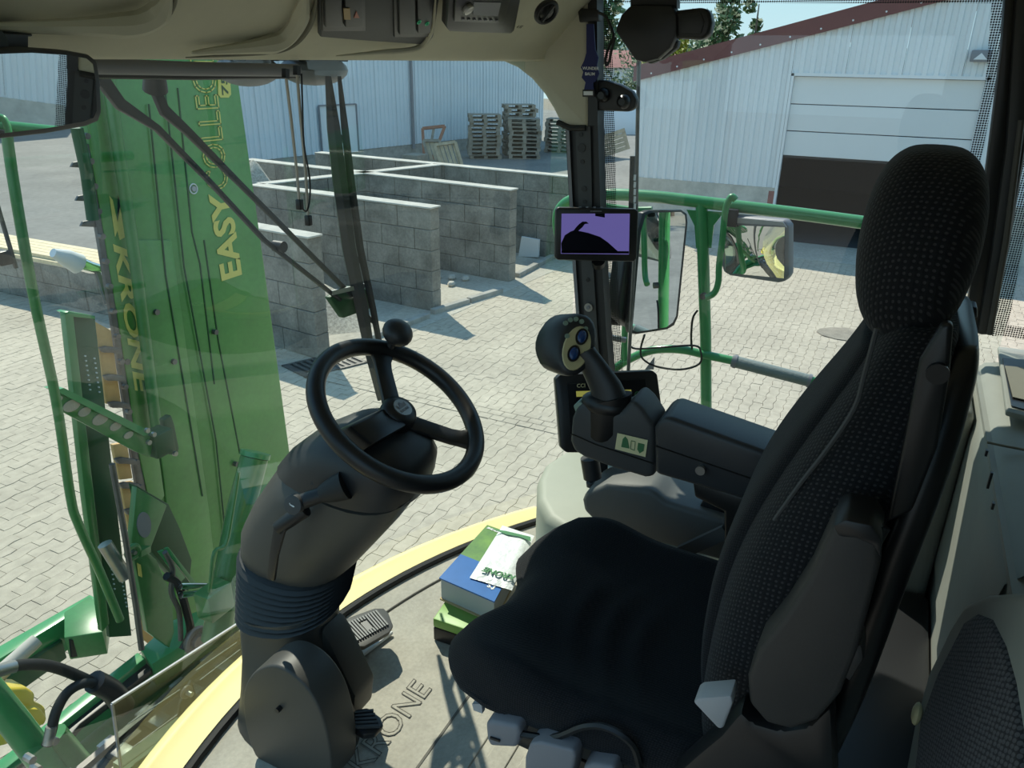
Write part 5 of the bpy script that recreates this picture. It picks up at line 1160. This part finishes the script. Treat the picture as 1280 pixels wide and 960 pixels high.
# pressed grooves
for pix in ([(186, 130), (207, 343), (253, 620)], [(205, 100), (230, 333), (270, 550), (285, 700)], [(222, 110), (240, 290), (250, 330), (268, 480)], [(255, 300), (273, 427), (300, 567)]):
    m = MB(); m.tube([HQ(u, v, -.001 if pix[0][0] > 210 else -.013) for u, v in pix], .0045, 6); m.build('groove', 'green_dark', hdr)
m = MB(); m.tube([HQ(133, 60, -.06), HQ(138, 117, -.06), HQ(172, 350, -.06), HQ(197, 545, -.06)], .024, 12); m.build('round_tube', 'green', hdr)
m = MB(); m.box((.95, 2.56, 1.02), (1.85, 2.66, 1.16)); m.build('base_beam', 'green', hdr, bevel=.01)
# lettering
def fit_text(s, o, e, height, up, dep=.001, bold=0.0, shear=0.0, outline=0.0):
    o, e = V(o), V(e); xd = (e-o).normalized(); up = V(up); yd = (up-xd*up.dot(xd)).normalized(); L_ = (e-o).length
    base = text_mesh(s, 1.0, (0, 0, 0), (1, 0, 0), (0, 1, 0), 0.0, bold=bold, shear=shear) if not outline else outline_text(s, 1.0, (0, 0, 0), (1, 0, 0), (0, 1, 0), outline, shear=shear, bold=bold, lift=0)
    xs = [v.x for v in base.v]; ys = [v.y for v in base.v]; x0, x1, y0, y1 = min(xs), max(xs), min(ys), max(ys)
    zd = xd.cross(yd); base.v = [o+xd*((v.x-x0)/(x1-x0)*L_)+yd*((v.y-y0)/(y1-y0)*height) for v in base.v]; return base
ch = (HQ(303, 340)-HQ(275, 342)).length*.95
fit_text('EASY', HQ(303, 343, -.004), HQ(288, 237, -.004), ch, (-1, 0, 0), bold=.03).build('lettering_solid', 'decal_yellow', hdr, smooth=False, fix=False)
fit_text('COLLECT', HQ(287, 235, -.004), HQ(266, 62, -.004), ch, (-1, 0, 0), outline=.035, bold=.02).build('lettering_outline', 'decal_yellow', hdr, smooth=False, fix=False)
hprism([(272, 62), (285, 62), (289, 118), (286, 122), (276, 122), (273, 118)], -.004, .003, 'number_badge', 'decal_yellow', 0)
fit_text('7500', HQ(286, 119, -.006), HQ(281, 66, -.006), (HQ(286, 119)-HQ(276, 119)).length*.8, (-1, 0, 0), bold=.02).build('badge_number', 'green_dark', hdr, smooth=False, fix=False)
fit_text('KRONE', HQ(141, 305, -.023), HQ(170, 497, -.023), (HQ(160, 400)-HQ(143, 400)).length*1.05, (1, 0, 0), bold=.03, shear=.25).build('lettering_solid', 'decal_yellow', hdr, smooth=False, fix=False)
hprism([(137, 245), (141, 250), (147, 278), (152, 250), (153, 246), (149, 243), (148, 247), (150, 252), (153, 275), (157, 296), (150, 300), (147, 288), (144, 296)], -.024, .002, 'crown_emblem', 'decal_yellow', 0)
m = MB(); m.torus(HQ(242, 236, -.005), ((1, 0, 0), (0, 0, 1)), .021, .003, 20, 5); m.build('reflector_ring', 'white', hdr); m = MB(); m.disc(HQ(242, 236, -.004), (0, 1, 0), .012, .01, 14); m.build('bolt', 'light_grey', hdr)
for u, v in ((269, 415), (195, 390), (295, 580), (217, 452), (158, 452)): m = MB(); m.disc(HQ(u, v, -.015), (0, 1, 0), .013, .02, 10); m.build('bolt', 'steel_dark', hdr)
# left edge: knife strip with fingers and bolts
m = MB(); m.tube([HQ(96, 160, -.06), HQ(108, 215, -.06), HQ(116, 275, -.06)], .022, 10); m.build('edge_tube', 'green_dark', hdr)
for k in range(16):
    t_ = k/15; u = 108+t_*72; v = 170+t_*470; m = MB(); m.disc(HQ(u, v, -.035), (0, 1, 0), .012, .02, 8); m.build('bolt', 'steel_dark', hdr)
hprism([(104, 180), (112, 180), (150, 400), (176, 570), (196, 700), (186, 700), (165, 570), (140, 400)], -.015, .02, 'knife_bar', 'steel_dark', .003)
for u, v in ((101, 208), (107, 250), (113, 282)): hprism([(u-12, v+1), (u-9, v-5), (u+6, v-8), (u+8, v+2)], -.01, .012, 'finger', 'steel_dark', .002)
# tan guard boards
for pix in ([(119, 402), (139, 413), (152, 505), (133, 505)], [(141, 556), (159, 553), (166, 598), (150, 600)], [(151, 604), (167, 602), (176, 660), (162, 664)], [(165, 668), (178, 664), (192, 740), (178, 742)], [(172, 755), (182, 752), (200, 800), (196, 812), (180, 800)]):
    hprism(pix, -.03, .02, 'guard_board', 'tan', .003)
for u, v in ((132, 437), (137, 472), (143, 506), (151, 576), (156, 607), (163, 640), (178, 760)): hprism([(u-6, v-2), (u+2, v-4), (u+18, v-2), (u+22, v+6), (u+8, v+4), (u-2, v+4)], -.05, .02, 'finger', 'steel_dark', .002)
# upright side shield with perforations, standing in front of the wing
ss = thing('side_shield', 'upright dark green perforated side shield beside the tan guard boards', 'shield', HQ(120, 795, -.25))
def sprism(pix, dy, th, nm, mt, bev=.004):
    m = MB(); m.prism([HQ(u, v, dy) for u, v in pix], (0, th, 0)); return m.build(nm, mt, ss, bevel=bev)
sprism([(81, 391), (92, 393), (118, 620), (137, 780), (128, 790), (106, 620)], -.25, .03, 'flange', 'green')
sprism([(92, 394), (119, 397), (145, 620), (165, 795), (137, 797), (118, 620)], -.23, .02, 'web', 'green_dark')
sprism([(81, 391), (86, 389), (119, 395), (119, 399), (92, 396)], -.25, .05, 'top_flange', 'green_rail', .002)
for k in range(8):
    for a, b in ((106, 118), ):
        for u0, v0 in ((106.5+k*.9, 445+k*6), (118+k*.9, 448+k*6)): m = MB(); m.disc(HQ(u0, v0, -.233), (0, 1, 0), .0032, .006, 6); m.build('hole_daylight', 'white', ss)  # white discs paint the daylight seen through the shield's holes
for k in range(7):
    for u0, v0 in ((138+k*.9, 700+k*6), (153+k*.9, 728+k*5)): m = MB(); m.disc(HQ(u0, v0, -.233), (0, 1, 0), .0032, .006, 6); m.build('hole_daylight', 'white', ss)  # lower rows of painted daylight discs
# perforated support arm
pa_ = thing('support_arm', 'horizontal green support arm with slotted holes across the header', 'bracket', HQ(130, 540, -.42))
m = MB(); m.prism([HQ(u, v, -.42) for u, v in ((69, 489), (80, 488), (180, 538), (192, 550), (188, 572), (168, 564), (75, 513))], (0, .012, 0)); pa2 = m.build('web', 'green', pa_, bevel=.002)
m = MB(); m.prism([HQ(u, v, -.43) for u, v in ((69, 488), (80, 485), (190, 540), (180, 545))], (0, .06, 0)); m.build('top_flange', 'green_rail', pa_)
for u, v, r in ((73, 499, 4), (90, 507, 8), (106, 515, 6), (126, 524, 8), (145, 533, 6), (161, 544, 5)):
    m = MB(); c = HQ(u, v, -.424); rr = r*.0032; m.loft([[c+V((math.cos(a)*rr*1.25, dy, math.sin(a)*rr*.8)) for a in [2*math.pi*k/14 for k in range(14)]] for dy in (0, .003)]); m.build('slot', 'paver', pa_)
m = MB(); m.obox(HQ(198, 552, -.40), ((1, 0, 0), (0, 1, 0), (0, 0, 1)), (.045, .04, .05)); m.build('clamp', 'green_dark', pa_, bevel=.008)
m = MB(); m.prism([HQ(u, v, -.38) for u, v in ((205, 525), (214, 519), (218, 530), (224, 560), (222, 570), (212, 568))], (0, .03, 0)); m.build('clamp_ear', 'green_dark', pa_, bevel=.004)
for u, v in ((184, 538), (192, 543), (186, 553), (219, 567)): m = MB(); m.disc(HQ(u, v, -.45), (0, 1, 0), .010, .012, 8); m.build('bolt', 'steel', pa_)
# lower linkage of the header
lk = thing('header_linkage', 'green folding linkage plate with dark oval and hydraulic couplings', 'linkage', HQ(210, 800, -.5))
def lprism(pix, dy, th, nm, mt, bev=.004):
    m = MB(); m.prism([HQ(u, v, dy) for u, v in pix], (0, th, 0)); return m.build(nm, mt, lk, bevel=bev)
lprism([(171, 609), (209, 632), (186, 692), (196, 700), (215, 745), (218, 790), (212, 810), (185, 790), (168, 700), (165, 675)], -.45, .03, 'plate', 'green')
lprism([(171, 607), (211, 630), (225, 660), (240, 700), (236, 740), (215, 720), (190, 690)], -.38, .05, 'gusset', 'green_dark')
m = MB(); c = HQ(180, 656, -.452); m.loft([[c+V((math.cos(a)*.030, dy, math.sin(a)*.055)) for a in [2*math.pi*k/20 for k in range(20)]] for dy in (-.002, .004)]); m.build('oval_cover', 'mid_grey', lk)
c = HQ(166, 690, -.48); m = MB(); m.torus(c, ((1, 0, 0), (0, 0, 1)), .024, .011, 20, 8); m.build('lug', 'green', lk); m = MB(); m.disc(c, (0, 1, 0), .008, .03, 10); m.build('lug_pin', 'steel', lk)
m = MB(); m.bar(HQ(172, 692, -.48), HQ(184, 686, -.46), .03, .025); m.build('lug_arm', 'green', lk)
lprism([(172, 704), (176, 706), (178, 722), (174, 720)], -.455, .004, 'yellow_tag', 'decal_yellow', 0)
m = MB(); m.tube([HQ(140, 580, -.48), HQ(158, 680, -.50), HQ(170, 758, -.52), HQ(177, 812, -.54)], .011, 8); m.build('rod', 'steel_dark', lk)
m = MB(); m.tube([HQ(131, 680, -.42), HQ(157, 722, -.46)], .026, 12); m.build('cylinder_sleeve', 'steel', lk)
m = MB(); m.tube(smooth_path([HQ(u, v, -.6) for u, v in ((208, 720), (222, 730), (232, 760), (238, 790), (228, 812))], 4), .016, 8); m.build('hose', 'black', lk)
m = MB(); m.tube(smooth_path([HQ(u, v, -.6) for u, v in ((206, 690), (216, 712), (214, 740), (224, 765), (226, 800))], 4), .010, 8); m.build('hose', 'steel_dark', lk)
for u0, v0, u1, v1 in ((225, 733, 262, 731), (226, 744, 262, 738)):
    m = MB(); m.tube([HQ(u0, v0, -.62), HQ((u0+u1)/2, (v0+v1)/2, -.62), HQ(u1, v1, -.62)], [.014, .012, .007], 10); m.build('coupling', 'chrome', lk)
for pix in ([(198, 690), (205, 687), (232, 722), (226, 728)], [(206, 686), (211, 684), (245, 728), (240, 730)]): lprism(pix, -.52, .01, 'bracket_edge', 'green_rail', .002)
m = MB(); m.torus(HQ(245, 800, -.62), ((1, 0, .2), (-.2, 0, 1)), .045, .014, 20, 8); m.build('hose_coil', 'steel_dark', lk)
m = MB(); m.disc(HQ(245, 800, -.62), (0, 1, 0), .03, .05, 16); m.build('pulley', 'steel_dark', lk)
# lift cylinder
lc_ = thing('lift_cylinder', 'stout green hydraulic cylinder in front of the header panel', 'cylinder', HQ(262, 800, -.7))
m = MB(); m.tube([HQ(318, 572, -.7), HQ(300, 640, -.7), HQ(270, 800, -.7)], [.055, .055, .058], 18); m.build('barrel', 'green', lc_)
m = MB(); m.disc(HQ(319, 568, -.7), (HQ(318, 572, -.7)-HQ(300, 640, -.7)), .060, .02, 18); m.build('end_cap', 'green_rail', lc_)
m = MB(); m.tube(smooth_path([HQ(u, v, -.76) for u, v in ((298, 590), (290, 640), (282, 680), (268, 690), (264, 720), (262, 740))], 4), .008, 8); m.build('pipe', 'green', lc_)
m = MB(); m.obox(HQ(268, 750, -.74), ((1, 0, 0), (0, 1, 0), (0, 0, 1)), (.06, .04, .06)); m.build('mount_block', 'green', lc_, bevel=.01)
# chrome ended tube and thin post at the far left
ct = thing('chrome_tube', 'white tube with chrome end sticking out beside the header', 'tube', HQ(110, 345, .2))
m = MB(); m.tube([HQ(66, 316, .1), HQ(82, 322, .1), HQ(98, 330, .1)], [.018, .034, .042], 14); m.build('sleeve', 'white', ct); m = MB(); m.tube([HQ(95, 328, .1), HQ(112, 334, .1), HQ(124, 336, .1)], [.03, .026, .02], 12); m.build('chrome_end', 'chrome', ct)
m = MB(); m.tube([HQ(120, 335, .1), HQ(134, 380, .05)], .012, 8); m.build('bracket', 'steel_dark', ct)
# bent tubular guard in front of the header
tg_ = thing('tubular_guard', 'slim bent green guard tube running down beside the header', 'guard tube', P(150, 775, Y(1.9)))
m = MB(); m.tube(smooth_path([P(u, v, Y(1.9)) for u, v in ((2, 60), (10, 180), (40, 360), (70, 500), (88, 620), (98, 655), (125, 715), (150, 775))], 5), .0145, 10); m.build('tube', 'green', tg_)
m = MB(); m.tube([P(-8, 240, Y(1.9)), P(20, 335, Y(1.9))], .006, 6); m.build('stay', 'steel_dark', tg_)
m = MB(); m.obox(P(2, 322, Y(1.9)), ((1, 0, 0), (0, 1, 0), (0, 0, 1)), (.018, .02, .02)); m.build('plug', 'black', tg_, bevel=.004)
# ================================================================ FRONT FRAME BELOW THE WINDSCREEN
ff = thing('front_frame', 'green front attachment frame with open channels below the windscreen', 'frame', V((.3, 2.0, 1.1)))
ZF = 1.32
def fpoly(pix, z, th, nm, mt, bev=.005):
    m = MB(); m.prism(PP(pix, Z(z)), (0, 0, -th)); return m.build(nm, mt, ff, bevel=bev)
fpoly([(-30, 824), (112, 743), (122, 748), (-30, 842)], ZF, .16, 'far_beam', 'green_rail')
fpoly([(-30, 842), (60, 788), (78, 800), (-30, 875)], ZF-.08, .10, 'far_beam_web', 'green_dark')
fpoly([(80, 765), (112, 745), (132, 760), (128, 790), (80, 797)], ZF+.01, .12, 'end_box', 'green')
yb_ = P(84, 797, Z(ZF+.01)).y-.012; m = MB(); m.prism(PP([(88, 800), (118, 796), (119, 816), (90, 822)], Y(yb_)), (0, .01, 0)); m.build('end_box_opening', 'black', ff)
fpoly([(-30, 972), (172, 815), (182, 822), (-30, 990)], ZF, .14, 'near_beam', 'green_rail')
fpoly([(175, 812), (215, 775), (300, 745), (300, 762), (190, 830)], ZF, .12, 'near_beam_end', 'green_rail')
fpoly([(60, 945), (180, 835), (300, 760), (330, 790), (250, 850), (140, 1000), (60, 1000)], ZF-.16, .05, 'floor_plate', 'green')
fpoly([(10, 960), (70, 905), (180, 825), (190, 836), (100, 905), (40, 975)], ZF-.03, .03, 'inner_flange', 'black')
m = MB(); m.tube([P(140, 985, Z(1.45)), P(160, 940, Z(1.42))], .05, 14); m.build('drive_cover', 'steel', ff)
m = MB(); m.tube([P(-30, 845, Y(1.75)), P(20, 905, Y(1.7)), P(80, 985, Y(1.62))], .042, 14); m.build('lift_tube', 'green_rail', ff)
m = MB(); m.tube([P(62, 922, Y(1.68)), P(120, 990, Y(1.6))], .05, 14); m.build('lift_tube', 'green', ff)
for u, v in ((37, 948), (66, 925), (45, 960)): m = MB(); m.disc(P(u, v, Y(1.6)), (0, 1, 0), .012, .03, 8); m.build('bolt', 'steel', ff)
m = MB(); m.tube([P(-20, 860, Y(2.1)), P(46, 800, Y(2.1))], [.028, .024], 12); m.build('handle_bar', 'cord', ff)
hs = thing('hydraulic_hoses', 'black hydraulic hoses looping over the green front frame', 'hoses', P(70, 945, Y(1.6)))
m = MB(); m.tube(smooth_path([P(u, v, Y(1.62)) for u, v in ((-15, 842), (20, 832), (60, 832), (100, 846), (130, 862), (152, 882))], 5), [.016]*20+[.02]*6, 10); m.build('hose', 'rubber', hs)
m = MB(); m.tube(smooth_path([P(u, v, Y(1.60)) for u, v in ((128, 856), (105, 854), (84, 866), (70, 890), (64, 915), (58, 932))], 5), .0145, 10); m.build('hose', 'rubber', hs)
m = MB(); m.tube(smooth_path([P(u, v, Y(1.60)) for u, v in ((118, 852), (140, 864), (155, 884))], 5), .034, 12); m.build('hose_sleeve', 'black', hs)
m = MB(); m.tube([P(64, 908, Y(1.595)), P(60, 930, Y(1.595))], .015, 10); m.build('ferrule', 'steel', hs); m = MB(); m.tube([P(-15, 842, Y(1.615)), P(18, 833, Y(1.615))], .018, 10); m.build('ferrule', 'steel', hs)
yc = thing('yellow_casting', 'bright yellow machine casting beside the front frame', 'casting', P(25, 905, Y(2.0)))
m = MB(); m.prism([P(u, v, Y(2.0)) for u, v in ((-20, 862), (35, 860), (46, 868), (44, 878), (58, 884), (60, 900), (52, 910), (20, 905), (15, 890), (-20, 888))], (0, .10, 0)); m.build('casting_body', 'yellow', yc, bevel=.016, seg=3)
m = MB(); m.prism([P(u, v, Y(1.97)) for u, v in ((20, 885), (52, 886), (60, 898), (55, 908), (24, 902))], (0, .06, 0)); m.build('flange', 'yellow', yc, bevel=.01, seg=2)
m = MB(); m.tube([P(-5, 930, Y(1.95)), P(-2, 900, Y(1.97))], .035, 12); m.build('spout', 'yellow', yc)
fd_h = thing('feeder_housing', 'dark steel feeder housing with ribs seen through the clear guard', 'housing', V((.1, 1.36, 1.34)))
m = MB(); m.box((-.36, 1.20, 1.34), (.60, 1.52, 1.70)); m.build('casing', 'steel_dark', fd_h, bevel=.02)
for k in range(7): m = MB(); m.box((-.33+k*.13, 1.22, 1.70), (-.28+k*.13, 1.50, 1.73)); m.build('rib', 'steel', fd_h, bevel=.004)
for k in range(3): m = MB(); m.box((-.34, 1.27+k*.09, 1.725), (.58, 1.29+k*.09, 1.745)); m.build('strip', 'steel_dark', fd_h)
# clear guard panel outside the lower windscreen
gp = thing('clear_guard', 'clear scratched plastic guard panel bolted below the windscreen', 'guard panel', V((-.15, 1.12, FZ-.1)))
GY = 1.13
m = MB(); m.prism([P(u, v, Y(GY)) for u, v in ((140, 880), (320, 765), (330, 830), (150, 962))], (0, .004, 0)); m.build('panel', 'perspex', gp)
m = MB(); m.bar(P(140, 880, Y(GY)), P(320, 765, Y(GY)), .006, .005); m.build('top_edge', 'light_grey', gp); m = MB(); m.bar(P(140, 880, Y(GY)), P(152, 965, Y(GY)), .006, .005); m.build('side_edge', 'mid_grey', gp)
for u, v in ((233, 865), (315, 800)):
    c = P(u, v, Y(GY-.004)); m = MB(); m.disc(c, (0, 1, 0), .018, .006, 18); m.build('washer', 'steel_dark', gp); m = MB(); m.tube([c, c-V((0, .02, 0))], .007, 10); m.build('bolt', 'steel', gp)
for a, b in (((160, 905), (225, 862)), ((165, 935), (222, 893)), ((250, 850), (300, 812)), ((255, 872), (310, 830)), ((245, 838), (296, 803)), ((240, 885), (305, 842))):
    m = MB(); m.bar(P(*a, Y(GY+.006)), P(*b, Y(GY+.006)), .0025, .002); m.build('score_line', 'light_grey', gp)
for pix in ([(225, 880), (240, 850), (250, 880), (236, 925), (222, 905)], [(300, 790), (312, 780), (318, 820), (308, 838)]):
    m = MB(); m.prism([P(u, v, Y(GY+.03)) for u, v in pix], (0, .01, 0)); m.build('strap', 'steel_dark', gp, bevel=.003)
m = MB(); m.bar(P(150, 962, Y(GY+.01)), P(330, 832, Y(GY+.01)), .05, .02); m.build('lower_bracket', 'green_dark', gp)
# ================================================================ RIGHT HAND PLATFORM RAILING AND MIRRORS
XR = 1.6
rl_ = thing('platform_railing', 'green tubular railing outside the right window with grey sleeve', 'railing', V((XR, .2, FZ-.2)))
m = MB(); m.tube(smooth_path([P(706, 320, X(XR)), P(697, 280, X(XR)), P(703, 258, X(XR)), P(724, 247, X(XR)), P(760, 243, X(XR)), P(820, 246, X(XR)), P(880, 253, X(XR)), P(980, 265, X(XR)), P(1085, 279, X(XR)), P(1200, 296, X(XR))], 5), .0215, 12); m.build('top_rail', 'green_rail', rl_)
m = MB(); m.tube([P(877, 255, X(XR)), P(882, 420, X(XR)), P(883, 540, X(XR)), P(884, 620, X(XR))], .021, 12); m.build('post', 'green_rail', rl_)
m = MB(); m.prism(PP([(858, 262), (905, 265), (892, 282), (889, 310), (870, 310), (868, 282)], X(XR-.004)), (.008, 0, 0)); m.build('gusset', 'green_rail', rl_)
m = MB(); m.tube(smooth_path([P(u, v, X(XR-.02)) for u, v in ((744, 482), (762, 466), (785, 450), (815, 438), (850, 437), (884, 444), (960, 461), (1040, 483), (1120, 505))], 5), .016, 12); m.build('lower_rail', 'green_rail', rl_)
m = MB(); m.tube([P(915, 451, X(XR-.02)), P(1012, 476, X(XR-.02))], .022, 12); m.build('sleeve', 'greyhose', rl_)
for u, v in ((917, 451.5), (1010, 475.5)): m = MB(); m.tube([P(u, v, X(XR-.02)), P(u+4, v+1.1, X(XR-.02))], .025, 12); m.build('clip', 'mid_grey', rl_)
m = MB(); m.tube([P(780, 450, X(XR-.03)), P(781, 415, X(XR-.03)), P(783, 380, X(XR-.03))], .013, 10); m.build('mirror_stub', 'green_rail', rl_)
m = MB(); m.tube(smooth_path([P(u, v, X(XR+.03)) for u, v in ((724, 248), (750, 256), (790, 262), (815, 262))], 4), .012, 8); m.build('brace', 'green_rail', rl_)
m = MB(); m.tube(smooth_path([P(u, v, X(XR-.06)) for u, v in ((883, 372), (893, 366), (898, 352), (899, 330), (903, 300), (907, 262), (914, 246), (920, 250))], 4), .0115, 10); m.build('mirror_arm', 'green_rail', rl_)
m = MB(); m.disc(P(879, 370, X(XR-.03)), (1, 0, 0), .012, .02, 8); m.build('bolt', 'steel_dark', rl_)
m = MB(); m.prism(PP([(806, 462), (818, 446), (817, 462)], X(XR-.05)), (.005, 0, 0)); m.build('tab', 'mid_grey', rl_)
m = MB(); m.prism([(W+.06, -1.0, FZ-.25), (XR+.05, -1.0, FZ-.25), (XR+.05, .42, FZ-.25), (W+.06, .42, FZ-.25)], (0, 0, .05)); m.build('platform_deck', 'steel_dark', rl_)
# tall mirror
tmr = thing('tall_wing_mirror', 'tall black wing mirror with road reflection outside the window', 'mirror', P(815, 415, X(1.55)))
tc = P(825, 340, X(1.55)); tn_ = mplane(tc, (.24, -1.0, -.14)); TM = lambda u, v, o=0.0: P(u, v, (tc+tn_*o, tn_))
m = MB(); m.prism([TM(u, v) for u, v in ((804, 266), (812, 263), (852, 262), (859, 267), (860, 278), (848, 396), (843, 407), (834, 412), (796, 418), (789, 417), (787, 408), (797, 290))], -tn_*.03); m.build('frame', 'black', tmr, bevel=.004)
m = MB(); mg = [TM(u, v, .001) for u, v in ((807, 269), (814, 266), (851, 265), (856, 269), (857, 278), (845, 395), (841, 403), (833, 409), (796, 415), (791, 413), (791, 406), (801, 290))]; m.add(mg, [tuple(range(len(mg)))]); m.build('glass', 'mirror', tmr)
m = MB(); m.prism([TM(u, v, -.03) for u, v in ((800, 275), (806, 270), (790, 412), (776, 400), (772, 385), (780, 330))], -tn_*.07); m.build('housing', 'black', tmr, bevel=.015, seg=3)
m = MB(); m.tube([P(760, 395, X(1.5)), P(780, 395, X(1.53))], .035, 14); m.build('swivel', 'black', tmr); m = MB(); m.tube([P(752, 420, X(1.5)), P(782, 425, X(1.55))], .012, 8); m.build('bracket', 'steel', tmr)
# wide mirror
wmr = thing('wide_wing_mirror', 'wide square wing mirror with silver rim hanging on the railing', 'mirror', P(945, 352, X(1.56)))
wc_ = P(940, 312, X(1.56)); wn_ = mplane(wc_, (-.50, .75, -.50)); WM = lambda u, v, o=0.0: P(u, v, (wc_+wn_*o, wn_))
m = MB(); m.prism([WM(u, v) for u, v in ((901, 283), (904, 276), (912, 270), (980, 276), (986, 283), (986, 345), (981, 352), (972, 354), (912, 345), (904, 340), (901, 330))], -wn_*.035); m.build('frame', 'mid_grey', wmr, bevel=.008, seg=2)
m = MB()
for i in range(9):
    pass
rows = []
for i in range(9):
    row = []
    for j in range(9):
        a, b = i/8, j/8; u = (904+3*a)*(1-b)+(981-1*a)*b; v = (281+2*b*1.5)*(1-a)+(341+7*b)*a
        bul = .004*(1-(2*a-1)**2)*(1-(2*b-1)**2)*2.2; row.append(WM(u, v, .002+bul))
    rows.append(row)
m.grid(rows); m.build('glass', 'mirror', wmr, ang=90)
m = MB(); m.prism([WM(u, v, .002) for u, v in ((902, 286), (905, 277), (913, 271), (979, 277), (984, 284), (979, 282), (912, 278), (906, 284))], wn_*.003); m.build('rim', 'light_grey', wmr)
m = MB(); m.obox(P(913, 272, X(1.57)), ((1, 0, 0), (0, 1, 0), (0, 0, 1)), (.014, .025, .03)); m.build('clamp', 'black', wmr, bevel=.004)
# cable on the railing
m = MB(); m.tube(smooth_path([P(u, v, X(XR-.05)) for u, v in ((786, 430), (795, 436), (830, 434), (868, 432), (876, 440), (874, 455), (850, 462), (820, 458), (803, 448), (801, 435), (806, 418))], 4), .004, 6)
cbl = m.build('mirror_cable', 'black'); tag(cbl, 'thin black cable looped on the green railing below the tall mirror', 'cable')
m = MB(); m.tube(smooth_path([P(u, v, X(XR-.03)) for u, v in ((872, 388), (866, 398), (864, 420), (865, 436))], 4), .004, 6); m.build('cable_drop', 'black', cbl)
# green bodywork beside and behind the cab, as the wing mirrors show it
bw = thing('harvester_body', 'green harvester bodywork behind the cab, mirrored in the wide wing mirror', 'bodywork', V((0, -3, .9)))
m = MB(); m.box((-1.35, -5.5, 1.3), (1.35, -1.12, 3.1)); m.build('engine_cover', 'green', bw, bevel=.06, seg=3)
m = MB(); m.box((1.352, -5.2, 2.0), (1.36, -1.4, 2.25)); m.build('yellow_band', 'cream', bw)
for y_ in (-.9+1.1, -4.6):
    m = MB(); m.tube([V((1.02 if y_ > 0 else 1.0, y_-.9, .78)), V((1.5, y_-.9, .78))], .75, 28); m.build('wheel', 'tyre', bw, bevel=.05)
m = MB(); m.box((-1.0, -1.1, 1.0), (1.0, .8, 1.5)); m.build('chassis', 'green_dark', bw)
